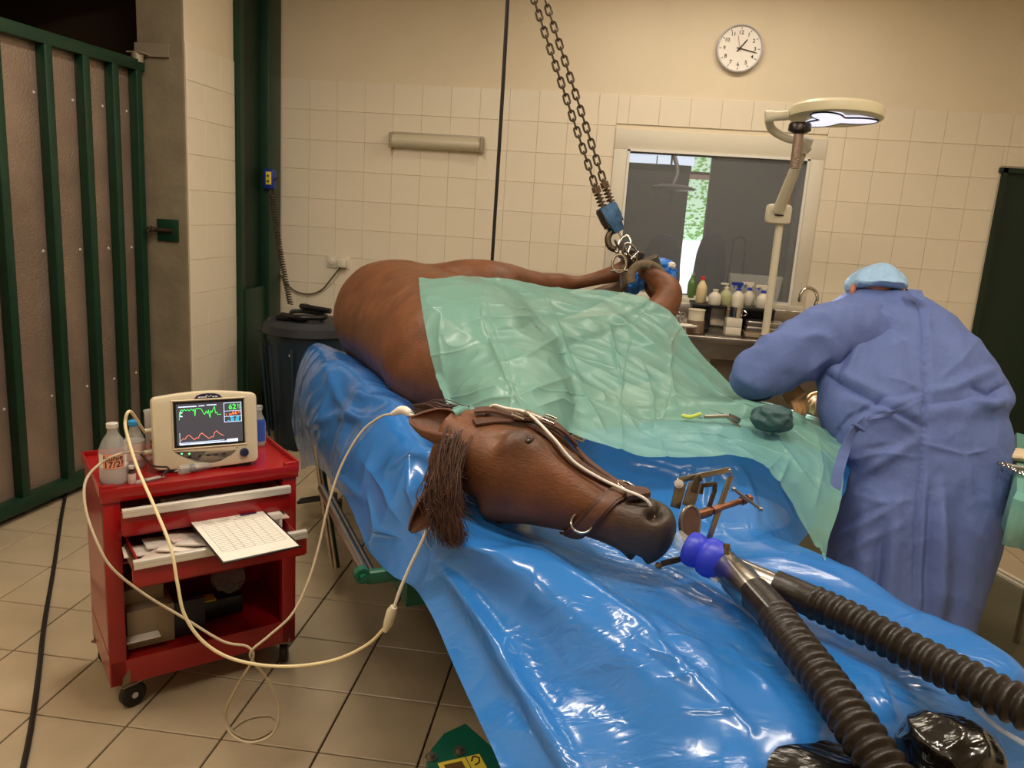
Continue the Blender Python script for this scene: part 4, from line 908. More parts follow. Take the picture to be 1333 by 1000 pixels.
# thermometer probe taped behind the ears + cords to the monitor
pb = thing('temperature_probe', 'small white taped probe end on the blue sheet behind the horse ears', 'probe', at(528, 537, 2.25))
MB().tube(crv([at(510, 539, 2.27), at(525, 534, 2.25), at(540, 543, 2.22)], 10), [.006, .008, .010, .012, .013, .013, .012, .010, .008, .006], 10).build('tape', MT['paper'], pb)
# ================================================================== SURGEON
sg = thing('person', 'person in blue surgical gown and light blue cap bending over the horse', 'person', (1.08, 2.85, 0))
pm = MB()
def plimb(pts, n=20, k=18):
    cs = cr([tuple(p)+(a, b) for p, a, b in pts], n); rg = []
    for i, q in enumerate(cs):
        c = Vector(q[:3]); tg = (Vector(cs[min(i+1, n-1)][:3])-Vector(cs[max(i-1, 0)][:3])).normalized(); u = Vector((0, 1, 0)) if abs(tg.y) < .8 else Vector((0, 0, 1)); u = (u-tg*u.dot(tg)).normalized(); v = tg.cross(u)
        rg.append(ell_ring(c, u, v, q[3], q[4], k))
    pm.loft(rg)
hip = at(1200, 650, 2.95); hipz = hip.z
plimb([(hip, .12, .17), (at(1195, 600, 2.92), .12, .16), (at(1185, 530, 2.98), .12, .17), (at(1165, 460, 3.08), .12, .18), (at(1150, 425, 3.16), .10, .17), (at(1143, 405, 3.2), .06, .1)], 24)      # torso
plimb([(at(1148, 420, 3.16), .06, .065), (at(1143, 405, 3.2), .056, .058), (at(1136, 394, 3.23), .056, .058)], 8)         # neck
hc = at(1134, 386, 3.24)
pm.loft([ell_ring(hc + Vector((0, 0, z)), Vector((1, 0, 0)), Vector((0, 1, 0)), a, b, 20) for z, a, b in ((-.13, .01, .012), (-.12, .045, .05), (-.08, .065, .075), (-.02, .074, .09), (.04, .074, .095), (.08, .06, .075), (.105, .02, .03))])
footL = (1.0, 2.95, 0.08); 
hL, hR = hip+Vector((-.1, 0, -.02)), hip+Vector((.1, 0, -.02))
for h_, fx in ((hL, .98), (hR, 1.22)):
    plimb([(h_, .11, .11), (Vector((h_.x*.5+fx*.5, 2.95, .72)), .09, .09), (Vector((fx, 2.97, .5)), .06, .06), (Vector((fx, 2.99, .28)), .055, .055), (Vector((fx, 3.0, .1)), .042, .042), (Vector((fx, 3.0, .05)), .045, .045)], 20)
    plimb([(Vector((fx, 2.97, .045)), .04, .045), (Vector((fx, 3.08, .035)), .04, .03), (Vector((fx, 3.2, .03)), .03, .022)], 8)
shL, shR = at(1100, 432, 3.08), at(1225, 440, 3.1); elL = at(988, 484, 2.98); wrL = at(1022, 500, 3.05); elR = at(1232, 520, 3.2); wrR = at(1084, 514, 3.14)
plimb([(shL, .07, .075), (at(1045, 450, 3.02), .055, .06), (elL, .045, .048), (at(1015, 500, 3.03), .038, .04), (wrL, .028, .032)], 24)
plimb([(shR, .07, .075), (at(1230, 480, 3.2), .055, .06), (elR, .045, .048), (at(1160, 530, 3.22), .038, .042), (wrR, .028, .032)], 24)
def hand(wr, d, up, curl=.5, thumb=1):
    d = d.normalized(); side = d.cross(up).normalized(); up = side.cross(d)
    plimb([(wr, .02, .03), (wr+d*.04, .018, .04), (wr+d*.085, .014, .042)], 8, 12)
    for k, (o_, L_, r_) in enumerate(((-.031, .062, .009), (-.011, .072, .0095), (.010, .068, .009), (.030, .054, .008))):
        p = wr+d*.075+side*o_; q1 = p+(d*math.cos(curl*.6)-up*math.sin(curl*.6))*L_*.5; q2 = q1+(d*math.cos(curl*1.6)-up*math.sin(curl*1.6))*L_*.35; q3 = q2+(d*math.cos(curl*2.4)-up*math.sin(curl*2.4))*L_*.28
        plimb([(p, r_*1.05, r_*1.05), (q1, r_, r_), (q2, r_*.92, r_*.92), (q3, r_*.7, r_*.7)], 10, 8)
    t0 = wr+d*.03+side*(-.032*thumb); t1 = t0+(d*.6-side*thumb*.7-up*.3).normalized()*.035; t2 = t1+(d*.9-up*.4).normalized()*.03
    plimb([(t0, .013, .013), (t1, .0105, .0105), (t2, .008, .008)], 8, 8)
hand(wrL, at(1046, 530, 2.99)-wrL, Vector((0, -.3, 1)), .45, 1)
hand(wrR, at(1048, 530, 3.03)-wrR, Vector((0, -.3, 1)), .55, -1)
o = pm.build('tmp2', None, None)
md = o.modifiers.new('r', 'REMESH'); md.mode = 'VOXEL'; md.voxel_size = .0055
sm = o.modifiers.new('s', 'SMOOTH'); sm.factor = .5; sm.iterations = 3
dg = bpy.context.evaluated_depsgraph_get(); pme = bpy.data.meshes.new_from_object(o.evaluated_get(dg)); bpy.data.objects.remove(o)
pme.name = 'body'; pme.materials.clear(); pme.materials.append(MT['skin']); pme.materials.append(MT['glove']); pme.materials.append(mat('green_trousers', (70, 110, 104), .8)); pme.materials.append(mat('white_clog', (210, 208, 200), .5))
nf = len(pme.polygons); ctr = np.empty(nf*3); pme.polygons.foreach_get('center', ctr); ctr = ctr.reshape(nf, 3)
mi = np.zeros(nf, int)
for wv in (wrL, wrR): mi[(np.linalg.norm(ctr-np.array(wv), axis=1) < .17) & (ctr[:, 1] < 3.25)] = 1
mi[ctr[:, 2] < hipz-.05] = 2; mi[ctr[:, 2] < .085] = 3
mi[(ctr[:, 2] < hipz-.05) & (np.abs(ctr[:, 1]-2.97) > .3)] = 0
pme.polygons.foreach_set('material_index', mi); pme.polygons.foreach_set('use_smooth', [True]*nf)
po = bpy.data.objects.new('body', pme); COL.objects.link(po); put(po, sg)
# face: nose, ears, eyes
for s_ in (-1, 1):
    ec = hc+Vector((s_*.082, -.055, .012)); rg = []
    MB().tube(crv([ec+Vector((0, .0, -.025)), ec+Vector((s_*.010, -.012, -.01)), ec+Vector((s_*.014, -.016, .012)), ec+Vector((s_*.01, -.004, .028)), ec+Vector((0, .008, .018))], 14), [.008+.004*math.sin(PI*i/13) for i in range(14)], 8).build('ear', MT['skin'], sg)
    MB().lathe([(0, -.011), (.008, -.008), (.011, 0), (.008, .008), (0, .011)], 12, Mat(hc+Vector((s_*.03, .088, -.01)), z=(0, 1, 0))).build('eye', MT['paper'], sg)
MB().loft([ell_ring(hc+Vector((0, .092+d, z)), Vector((1, 0, 0)), Vector((0, 1, 0)), a, a, 10) for z, a, d in ((.015, .006, 0), (-.01, .009, .008), (-.03, .014, .014), (-.038, .008, .01))]).build('nose', MT['skin'], sg)
MB().loft([ell_ring(hc+Vector((0, .06, z)), Vector((1, 0, 0)), Vector((0, 1, 0)), a, b, 24) for z, a, b in ((-.115, .03, .03), (-.09, .058, .045), (-.05, .066, .05), (-.02, .062, .045))]).build('face_mask', MT['cap'], sg)
mk = MB(); mk.tube(crv([hc+Vector((-.08, .03, -.03)), hc+Vector((-.088, -.01, -.03)), hc+Vector((-.05, -.085, -.035)), hc+Vector((.03, -.1, -.02)), hc+Vector((.085, -.01, -.02))], 24), .004, 6).build('mask_strap', MT['paper'], sg)
# cap
rg = []
for i, (z, a, b) in enumerate(((.004, .094, .108), (.012, .104, .116), (.035, .113, .126), (.06, .110, .124), (.09, .092, .104), (.115, .062, .074), (.13, .030, .038), (.136, .004, .005))):
    r_ = ell_ring(hc+Vector((.006*i*.6, -.012, z+.0)), Vector((1, 0, 0)), Vector((0, 1, 0)), a, b, 72)
    rg.append([p+(p-hc).normalized()*(.004*math.sin(k*.7+i)*(1 if i < 5 else .4)+.006*mnoise.noise(p*14)) + Vector((0, 0, (.062*max(0, (hc.y-p.y)/.13)-.02*max(0, (p.y-hc.y)/.13))*max(0, 1-z/.08))) for k, p in enumerate(r_)])
RG_ = [[Vector(q) for q in r] for r in rg]; rg = []
for j in range(28):
    rg.append([Vector(cr([RG_[i][k] for i in range(len(RG_))], 28)[j]) for k in range(72)]) if False else None
CC_ = [cr([RG_[i][k] for i in range(len(RG_))], 24) for k in range(72)]
co_ = MB().loft([[tuple(CC_[k][j]) for k in range(72)] for j in range(24)]).build('surgical_cap', MT['cap'], sg); co_.data.polygons.foreach_set('use_smooth', [True]*len(co_.data.polygons))
# gown: stacked sections following its outline, pleated into folds below the tie
SL = [ # py, left px, right px, depth, half thickness
 (905, 1092, 1240, 2.86, .2), (850, 1088, 1250, 2.86, .2), (800, 1085, 1257, 2.86, .21), (750, 1082, 1272, 2.87, .21), (700, 1086, 1290, 2.88, .21), (650, 1092, 1300, 2.88, .20), (610, 1098, 1309, 2.89, .19), (585, 1086, 1312, 2.90, .18), (560, 1074, 1311, 2.92, .18), (535, 1067, 1303, 2.94, .18), (515, 1068, 1311, 2.95, .18),
 (495, 1066, 1304, 2.98, .175), (470, 1064, 1291, 3.01, .17), (445, 1064, 1276, 3.05, .165), (420, 1068, 1252, 3.10, .155), (402, 1080, 1230, 3.14, .14), (390, 1096, 1212, 3.17, .12), (381, 1110, 1196, 3.19, .095), (375, 1122, 1180, 3.20, .07)]
cs = cr(SL, 260); rg = []; NK = 300
for i, (py, xl, xr, d, th) in enumerate(cs):
    a, b = at(xl, py, d), at(xr, py, d); c = (a+b)/2; e1 = (b-a)/2; w = e1.length; e1.normalize(); e2 = Vector((e1.y, -e1.x, 0)).normalized()   # e2 toward the camera
    ring = []
    low = min(max((py-560)/200, 0), 1)
    for k in range(NK):
        t_ = 2*PI*k/NK; x, y = math.cos(t_), math.sin(t_); p_ = 2.4; x_ = abs(x)**(2/p_)*(1 if x > 0 else -1); y_ = abs(y)**(2/p_)*(1 if y > 0 else -1)
        q = c+e1*(w*x_)+e2*(th*y_)
        ring.append(q)
    rg.append(ring)
G = np.array([[tuple(p) for p in r] for r in rg]); nn_ = np.cross(np.roll(G, -1, 1)-np.roll(G, 1, 1), np.gradient(G, axis=0)); nn_ /= np.maximum(np.linalg.norm(nn_, axis=2, keepdims=True), 1e-9)
ctr_ = G.mean(axis=1, keepdims=True); s_ = np.sign(((G-ctr_)*nn_).sum(2)); nn_ *= s_[:, :, None]
PY = np.array([c_[0] for c_ in cs])[:, None]*np.ones((1, NK))
# project every vertex to know where it sits across the back
PX = np.array([[666.5+F*(Vector(p)-EYEP).dot(RT)/(Vector(p)-EYEP).dot(FW) for p in r] for r in G])
PYp = projpx(G)[1]; front = (((G-np.array(EYEP))*nn_).sum(2) < 0)
h = np.zeros_like(PX)
def ridge(x0, y0, x1, y1, wd, amp):
    dx, dy = x1-x0, y1-y0; L2 = dx*dx+dy*dy; t_ = np.clip(((PX-x0)*dx+(PY-y0)*dy)/L2, 0, 1); dd = np.hypot(PX-(x0+t_*dx), PY-(y0+t_*dy)); env = np.sin(np.clip(t_, .03, .97)*PI)**.5
    return amp*np.exp(-(dd/wd)**2)*env
RL = [([(1196, 378), (1204, 450), (1206, 520), (1202, 562)], 2.5, -.020), ([(1207, 395), (1211, 470), (1209, 540)], 4, .010), ([(1203, 515), (1201, 600), (1192, 700), (1190, 820)], 2.5, -.018), ([(1208, 575), (1202, 700), (1196, 820)], 6, .010),
 ([(1072, 486), (1100, 505), (1140, 524), (1200, 556)], 4, -.022), ([(1075, 478), (1140, 512), (1200, 545)], 8, .016), ([(1110, 520), (1160, 540), (1196, 566)], 6, .014), ([(1202, 515), (1240, 505), (1300, 478)], 7, .014), ([(1205, 528), (1250, 520), (1290, 512)], 5, -.014), ([(1262, 505), (1290, 512), (1312, 500)], 4, -.026), ([(1262, 520), (1290, 528), (1308, 522)], 6, .018),
 ([(1200, 512), (1150, 520), (1110, 545)], 5, -.012), ([(1100, 560), (1150, 535), (1200, 516)], 7, .016), ([(1112, 625), (1150, 600), (1196, 572)], 7, .012), ([(1082, 575), (1095, 555), (1118, 530)], 4, -.016), ([(1088, 560), (1105, 540), (1130, 526)], 5, .012),
 ([(1118, 412), (1150, 418), (1182, 440)], 5, -.013), ([(1112, 404), (1150, 408), (1185, 425)], 6, .010), ([(1088, 432), (1110, 420), (1140, 412)], 4, -.014), ([(1112, 440), (1098, 470), (1086, 500)], 5, -.014), ([(1122, 440), (1110, 470), (1098, 500)], 6, .012), ([(1160, 425), (1170, 460), (1178, 500)], 10, .010), ([(1150, 490), (1180, 500), (1200, 512)], 5, .010), ([(1215, 400), (1245, 440), (1260, 480)], 12, .010), ([(1215, 500), (1250, 470), (1275, 440)], 5, .008),
 ([(1202, 578), (1255, 592)], 2.5, .010), ([(1255, 592), (1285, 586)], 2.5, .010), ([(1256, 592), (1264, 612), (1268, 645)], 3, .010), ([(1100, 600), (1150, 590), (1198, 596)], 5, .008), ([(1100, 640), (1150, 655), (1190, 650)], 3, .008),
 ([(1226, 630), (1224, 720), (1222, 830)], 9, .034), ([(1255, 640), (1250, 740), (1242, 840)], 12, -.022), ([(1212, 640), (1206, 740), (1204, 830)], 6, -.02), ([(1170, 640), (1160, 740), (1150, 840)], 12, .02), ([(1125, 640), (1122, 740), (1118, 840)], 12, .014), ([(1150, 680), (1140, 760), (1136, 840)], 7, -.018), ([(1092, 700), (1130, 680), (1180, 650)], 5, .012), ([(1092, 730), (1130, 705), (1180, 680)], 5, .012), ([(1092, 690), (1120, 672), (1160, 655)], 4, -.010)]
h = ridges(PX, PYp, RL)
nz_ = fnoise(G.reshape(-1, 3), 7, 8.0).reshape(PX.shape); nz2 = fnoise(G.reshape(-1, 3), 3.2, 1.0).reshape(PX.shape)
h = h*front + .003*(1-2*np.abs(nz_)*2)+.012*nz2
G = G+nn_*h[:, :, None]
gm = MB(); gm.loft([[tuple(p) for p in r] for r in G], caps=False); go = gm.build('gown', MT['gown'], sg, smooth=False); go.data.polygons.foreach_set('use_smooth', [True]*len(go.data.polygons))
md = go.modifiers.new('t', 'SOLIDIFY'); md.thickness = .002; md.offset = -1
# sleeves
def sleeve(pts, seed, n=110, k=90):
    cs = cr([tuple(p)+(a, b) for p, a, b in pts], n); rg = []
    for i, q in enumerate(cs):
        c = Vector(q[:3]); tg = (Vector(cs[min(i+1, n-1)][:3])-Vector(cs[max(i-1, 0)][:3])).normalized(); u = Vector((0, 0, 1)); u = (u-tg*u.dot(tg)).normalized(); v = tg.cross(u)
        r_ = ell_ring(c, u, v, q[3], q[4], k); o_ = []
        for j, p in enumerate(r_):
            f_ = mnoise.noise(Vector((i*.11+seed, math.sin(2*PI*j/k)*.6, math.cos(2*PI*j/k)*.6)))*.5+ (1-3*abs(mnoise.noise(p*9+Vector((seed, 0, 0)))))*.5
            o_.append(p+(p-c).normalized()*.020*f_)
        rg.append(o_)
    mb = MB(); mb.loft(rg, caps=False); o = mb.build('sleeve', MT['gown'], sg, smooth=False); o.data.polygons.foreach_set('use_smooth', [True]*len(o.data.polygons))
    md = o.modifiers.new('t', 'SOLIDIFY'); md.thickness = .002; md.offset = -1
sleeve([(at(1165, 440, 3.14), .07, .07), (at(1130, 434, 3.08), .115, .11), (at(1088, 438, 3.02), .126, .118), (at(1045, 455, 2.98), .118, .11), (at(1010, 473, 2.96), .108, .10), (at(988, 486, 2.97), .092, .085), (at(984, 494, 3.02), .078, .08), (at(996, 492, 3.06), .066, .07), (at(1010, 496, 3.07), .048, .05), (at(1025, 503, 3.05), .036, .038)], 2.0)
sleeve([(at(1205, 440, 3.10), .08, .08), (at(1220, 475, 3.2), .09, .09), (elR-RT*.02, .08, .08), (at(1180, 528, 3.24), .07, .07), (at(1115, 518, 3.2), .045, .045), (at(1090, 514, 3.15), .034, .036)], 6.0)
# collar, tie strings
MB().loft([[at(x, y, d) for x, y, d in r] for r in (
  [(1183, 376, 3.06), (1200, 378, 3.03), (1205, 392, 3.0), (1188, 386, 3.02)], [(1183, 376, 3.075), (1200, 378, 3.045), (1205, 392, 3.015), (1188, 386, 3.035)])]).build('neck_binding', MT['gown'], sg)
def ribbon(path, w, name, th=.002):
    pts = crv(path, 40); rg = []
    for i, p in enumerate(pts):
        tg = (pts[min(i+1, 39)]-pts[max(i-1, 0)]).normalized(); sd = tg.cross(-FW).normalized(); nn = sd.cross(tg); tw = .5*math.sin(i*.25); sd2 = sd*math.cos(tw)+nn*math.sin(tw); n2 = sd2.cross(tg)
        rg.append([p-sd2*w/2, p+sd2*w/2, p+sd2*w/2+n2*th, p-sd2*w/2+n2*th])
    MB().loft(rg).build(name, MT['gown'], sg)
ribbon([at(1128, 548, 2.68), at(1112, 560, 2.67), at(1100, 585, 2.66), at(1092, 612, 2.64), at(1086, 640, 2.62), at(1077, 665, 2.60), at(1072, 692, 2.58)], .034, 'waist_tie')
ribbon([at(1130, 545, 2.70), at(1165, 536, 2.68), at(1203, 516, 2.70)], .014, 'waist_tie')
MB().box((0, 0, 0), (.05, .012, .02), M=Mat(at(1118, 556, 2.67), x=RT-UP*.6, z=-FW), bev=.004).build('tie_knot', MT['gown'], sg)
# surgical lamp light on the hands is given by the lamp itself
# ================================================================== RED CART
CE = Vector((.742, .670, 0)); CB = Vector((-.670, .742, 0)); CO = Vector((-1.41, 2.04, 0)); CW, CD = .585, .36
MC = Mat(CO, x=CE, z=(0, 0, 1))
def C(u, v, z): return CO+CE*u+CB*v+Vector((0, 0, z))
ct = thing('tool_cart', 'red enamel tool cart on black castors, its second drawer pulled out', 'cart', CO)
def cb(name, u0, u1, v0, v1, z0, z1, m_='red', parent=ct, bev=.0, label=None):
    o = MB().box(((u0+u1)/2, (v0+v1)/2, (z0+z1)/2), (u1-u0, v1-v0, z1-z0), M=MC, bev=bev).build(name, MT[m_] if isinstance(m_, str) else m_, parent)
    return o
W_, D_ = CW, CD
cb('side_panel', 0, .004, .0, D_, .10, .70); cb('side_panel', W_-.004, W_, 0, D_, .10, .70); cb('back_panel', 0, W_, D_-.004, D_, .10, .70)
for u0 in (0, W_-.048): cb('corner_post', u0, u0+.048, -.002, .03, .095, .715, bev=.003)
cb('bottom_shelf', .0, W_, 0, D_, .165, .175); cb('bottom_lip', .0, W_, -.002, .012, .095, .178, bev=.002); cb('side_skirt', -.001, .003, 0, D_, .095, .2)
cb('shelf_above_cavity', .004, W_-.004, .03, D_, .485, .49)
tp = MB().box((W_/2, D_/2, .735), (W_+.004, D_+.004, .008), M=MC).box((W_/2, -.004, .722), (W_+.01, .012, .042), M=MC, bev=.003)
tp.box((W_/2, D_+.003, .738), (W_+.012, .006, .035), M=MC, bev=.002).box((-.004, D_/2, .738), (.008, D_+.012, .036), M=MC, bev=.002).box((W_+.004, D_/2, .738), (.008, D_+.012, .036), M=MC, bev=.002)
for u in (.018, W_-.018): tp.box((u, .006, .745), (.045, .02, .016), M=MC, bev=.004)
tp.build('tray_top', MT['red'], ct)
def drawer(z0, z1, out, name='drawer'):
    o = MB().box((W_/2, -out-.004, (z0+z1)/2), (W_-.11+.03, .008, z1-z0), M=MC, bev=.0015).box((W_/2, -out+.006, z0-.002), (W_-.09, .022, .006), M=MC).build(name, MT['red'], ct)
    MB().box((W_/2, -out+.16, z0+.006), (W_-.12, .32, .003), M=MC).box((.062, -out+.16, (z0+z1)/2-.004), (.003, .32, z1-z0-.014), M=MC).box((W_-.062, -out+.16, (z0+z1)/2-.004), (.003, .32, z1-z0-.014), M=MC).build('drawer_box', MT['red'], o)
    MB().box((W_/2, -out-.012, z1+.001), (W_-.085, .02, .013), M=MC, bev=.002).box((W_/2, -out-.02, z1-.008), (W_-.085, .003, .018), M=MC, bev=.001).build('handle_strip', MT['alu'], o)
    for u in (.055, W_-.055): MB().box((u, -out+.1, z1-.04), (.008, .2, .026), M=MC).build('runner', MT['zinc'], o)
    return o
drawer(.612, .688, .05); drawer(.515, .590, .20)
def caster(u, v, ang):
    c = C(u, v, 0); ax = Vector((math.cos(ang), math.sin(ang), 0)); ay = Vector((-ax.y, ax.x, 0))
    o = MB().lathe([(.012, -.014), (.036, -.014), (.041, -.009), (.041, .009), (.036, .014), (.012, .014)], 24, Mat(c+ay*.015+Vector((0, 0, .041)), z=ax)).build('castor_wheel', MT['rubber'], ct)
    MB().lathe([(.0, -.0165), (.010, -.0165), (.010, .0165), (0, .0165)], 16, Mat(c+ay*.015+Vector((0, 0, .041)), z=ax)).build('hub', MT['alu'], o)
    f = MB()
    for s_ in (-1, 1): f.prism([(-.028, .0), (.028, .0), (.024, -.03), (.0, -.056), (-.018, -.056), (-.026, -.03)], -.0015, .0015, Mat(c+ax*(s_*.021)+Vector((0, 0, .092)), x=-ay, z=ax))
    f.box(tuple(c+Vector((0, 0, .092))), (.06, .06, .005), rot=Quaternion((0, 0, 1), ang)); f.build('castor_fork', MT['zinc'], o)
caster(.05, .02, -.5); caster(W_-.03, .03, .3); caster(.03, D_-.04, .0); caster(W_-.04, D_-.04, .2)
# things on the cart top
ZT = .7395
def bottle(name, label, u, v, R, H, neck, liq, capm, cap_h=.012, lab=None, parent=None, handwriting=False, z=ZT):
    b0 = C(u, v, z); t_ = thing(name, label, 'bottle', b0); M_ = Matrix.Translation(b0)
    prof = [(R*.86, 0), (R*.97, .006), (R, .014), (R, H*.52), (R*.97, H*.60), (R*.8, H*.72), (R*.5, H*.84), (neck, H*.90), (neck, H*.985)]
    MB().lathe(prof, 36, M_).build('body', MT['pclear'], t_)
    if liq: MB().lathe([(R*.82, .003), (R*.95, .012), (R*.96, H*liq), (0, H*liq)], 32, M_).build('contents', MT['liquid'], t_)
    MB().lathe([(neck*1.12, H*.985-cap_h*.2), (neck*1.2, H*.985), (neck*1.2, H*.985+cap_h), (neck*.8, H*.985+cap_h*1.15), (0, H*.985+cap_h*1.15)], 20, M_).build('cap', capm, t_)
    return t_, b0, M_
def patch(R, z0, z1, a0, a1, M_, name, m_, parent, off=.0006):
    mb = MB(); n = 16; vs = []
    for z_ in (z0, z1):
        for k in range(n+1): a = a0+(a1-a0)*k/n; vs.append(((R+off)*math.cos(a), (R+off)*math.sin(a), z_))
    mb.add(vs, [(k, k+1, n+2+k, n+1+k) for k in range(n)], M_); return mb.build(name, m_, parent, fix=False)
bt, b0, M_ = bottle('infusion_bottle', 'large clear bottle with a handwritten orange label at the left corner of the cart', .045, .065, .041, .175, .014, .33, MT['alu'])
aim = math.atan2(-b0.y, -b0.x)
lbp = patch(.041, .055, .098, aim-1.15, aim+.95, M_, 'label', MT['ywhite'], bt)
patch(.041, .054, .099, aim-.75, aim+.75, M_, 'orange_marker_band', MT['coral'], bt, .0011)
def curvetext(txt, size, R, z_, a_c, M_, parent):
    cu = bpy.data.curves.new('t', 'FONT'); cu.body = txt; cu.size = size; cu.align_x = 'CENTER'; cu.align_y = 'CENTER'; cu.resolution_u = 2; cu.offset = .0004
    o = bpy.data.objects.new('t', cu); COL.objects.link(o); dg = bpy.context.evaluated_depsgraph_get(); me = bpy.data.meshes.new_from_object(o.evaluated_get(dg)); bpy.data.objects.remove(o)
    for v in me.vertices:
        a = a_c+v.co.x/R; v.co = M_ @ Vector(((R+.0018)*math.cos(a), (R+.0018)*math.sin(a), z_+v.co.y+v.co.x*.08))
    me.materials.clear(); me.materials.append(MT['ink']); o = bpy.data.objects.new('handwriting', me); COL.objects.link(o); put(o, parent)
curvetext('Jaunie', .023, .041, .087, aim-.05, M_, bt); curvetext('17/2?', .026, .041, .067, aim-.02, M_, bt)
bt2, b1, M2 = bottle('infusion_bottle', 'clear bottle with a bright blue cap behind the large labelled bottle', .125, .19, .032, .142, .014, .62, mat('sky_blue_cap', (40, 140, 200), .4))
aim2 = math.atan2(-b1.y, -b1.x); patch(.032, .03, .085, aim2-.9, aim2+.9, M2, 'label', mat('pale_label', (205, 180, 170), .7), bt2)
bt3, b2, M3 = bottle('alcohol_bottle', 'pale bottle with a blue label standing behind the right side of the monitor', .545, .27, .026, .135, .012, .5, MT['pclear'])
aim3 = math.atan2(-b2.y, -b2.x); patch(.026, .02, .10, aim3-1, aim3+1, M3, 'label', mat('blue_label', (60, 96, 190), .6), bt3)
# upright clear syringes pack behind the monitor
vs_ = thing('plastic_cup', 'clear plastic holder with leads standing behind the left side of the monitor', 'holder', C(.19, .26, ZT))
MB().lathe([(.02, 0), (.024, .16), (.026, .165), (.022, .16), (.018, .004)], 20, Matrix.Translation(C(.19, .25, ZT))).build('tube_body', MT['pclear'], vs_)
MB().box((0, 0, .1), (.012, .03, .09), M=Mat(C(.2, .24, ZT+.02), x=CE, z=(0, 0, 1)), bev=.002).build('clip', MT['white'], vs_)
# vial
vl = thing('vial', 'tiny medicine vial with a dark neck beside the large labelled bottle', 'vial', C(.085, .03, ZT)); Mv = Matrix.Translation(C(.088, .035, ZT))
MB().lathe([(.0105, 0), (.0115, .003), (.0115, .032), (.008, .038), (.0065, .041)], 20, Mv).build('body', mat('vial_pink', (206, 178, 170), .3), vl)
MB().lathe([(.0118, .031), (.0085, .039), (.0068, .042), (.0068, .048), (0, .048)], 20, Mv).build('shoulder', mat('vial_dark', (50, 24, 20), .3), vl)
MB().lathe([(.0078, .046), (.0082, .048), (.0082, .055), (0, .055)], 20, Mv).build('cap', MT['alu'], vl)
def syringe(label, p, d, R, L, plunge=.4):
    t_ = thing('syringe', label, 'syringe', p); M_ = Mat(p+Vector((0, 0, R)), x=d, z=(0, 0, 1)) @ Matrix(((0, 0, 1, 0), (0, 1, 0, 0), (-1, 0, 0, 0), (0, 0, 0, 1)))
    MB().lathe([(R*.15, -L*.10), (R*.18, 0), (R*.9, .002), (R, .006), (R, L), (R*1.35, L), (R*1.35, L+.002), (R*.9, L+.002)], 20, M_).build('barrel', MT['pclear'], t_)
    MB().lathe([(0, L*plunge-.012), (R*.88, L*plunge-.01), (R*.9, L*plunge), (0, L*plunge)], 20, M_).build('stopper', mat('grey_stopper', (90, 84, 82), .6), t_)
    MB().box((0, 0, L*(plunge+1.3)/2), (R*1.2, R*.2, L*(1.3-plunge)), M=M_).box((0, 0, L*(plunge+1.3)/2), (R*.2, R*1.2, L*(1.3-plunge)), M=M_).lathe([(0, L*1.3), (R*.95, L*1.3), (R*.95, L*1.3+.003), (0, L*1.3+.003)], 20, M_).build('plunger', MT['white'], t_)
    mk = MB()
    for k in range(7): mk.box((R*.98, 0, L*(.35+.09*k)), (.0006, R*(.7 if k % 2 else 1.0), .0012), M=M_)
    mk.build('graduation', MT['greyink'], t_); return t_
syringe('large clear syringe lying flat in front of the monitor', C(.225, .055, ZT), C(.43, .10, 0)-C(.225, .055, 0), .0145, .125)
syringe('small capped syringe lying beside the vial', C(.095, .018, ZT), C(.25, .065, 0)-C(.095, .018, 0), .006, .065, .5)
# ---- monitor
mo = thing('patient_monitor', 'beige vital signs monitor with a lit dark screen on the red cart', 'monitor', C(.34, .17, ZT))
ma = math.radians(36); mX = Vector((math.cos(ma), math.sin(ma), 0)); tilt = math.radians(8); mZ = (Vector((-mX.y, mX.x, 0))*math.sin(tilt)+Vector((0, 0, 1))*math.cos(tilt))
bl_ = C(.16, .085, ZT+.012)
MM = Mat(bl_, x=mX, z=mZ)                # local: x across, y back, z up ; face at y=0
MWd, MHt = .318, .242
def outline(ins, arch=.012, n=9):
    pts = []
    def corner(cx, cz, a0, r=.016):
        for k in range(5): a = math.radians(a0+90*k/4); pts.append((cx+r*math.cos(a), cz+r*math.sin(a)))
    x0, x1, z0, z1 = ins, MWd-ins, ins, MHt-ins
    corner(x1-.016, z0+.016, -90)
    corner(x1-.016, z1-.016-arch, 0)
    for k in range(1, n): u = k/n; pts.append((x1-.016+(x0-x1+.032)*u, z1-arch+arch*math.sin(PI*u)))
    corner(x0+.016, z1-.016-arch, 90); corner(x0+.016, z0+.016, 180)
    for k in range(1, n): u = k/n; pts.append((x0+.016+(x1-x0-.032)*u, z0-.006*math.sin(PI*u)))
    return pts
rg = [[(x, y, z) for x, z in outline(i_)] for i_, y in ((.012, -.004), (.003, -.001), (0, .006), (0, .035), (.006, .04), (.012, .09), (.03, .12))]
MB().loft(rg, M=MM).build('housing', MT['beige'], mo)
sx0, sx1, sz0, sz1 = .062, .275, .068, .213
MB().box(((sx0+sx1)/2, -.004, (sz0+sz1)/2), (sx1-sx0, .004, sz1-sz0), M=MM).build('bezel', MT['black'], mo)
for a in ((sx0-.006, sz0-.006, sx1+.006, sz0-.006), (sx0-.006, sz1+.006, sx1+.006, sz1+.006), (sx0-.006, sz0-.006, sx0-.006, sz1+.006), (sx1+.006, sz0-.006, sx1+.006, sz1+.006)):
    pass
bz = MB().tube([(sx0-.004, -.0045, sz0-.004), (sx1+.004, -.0045, sz0-.004), (sx1+.004, -.0045, sz1+.004), (sx0-.004, -.0045, sz1+.004)], .0035, 8, closed=True, M=MM); bz.build('screen_rim', MT['beige'], mo)
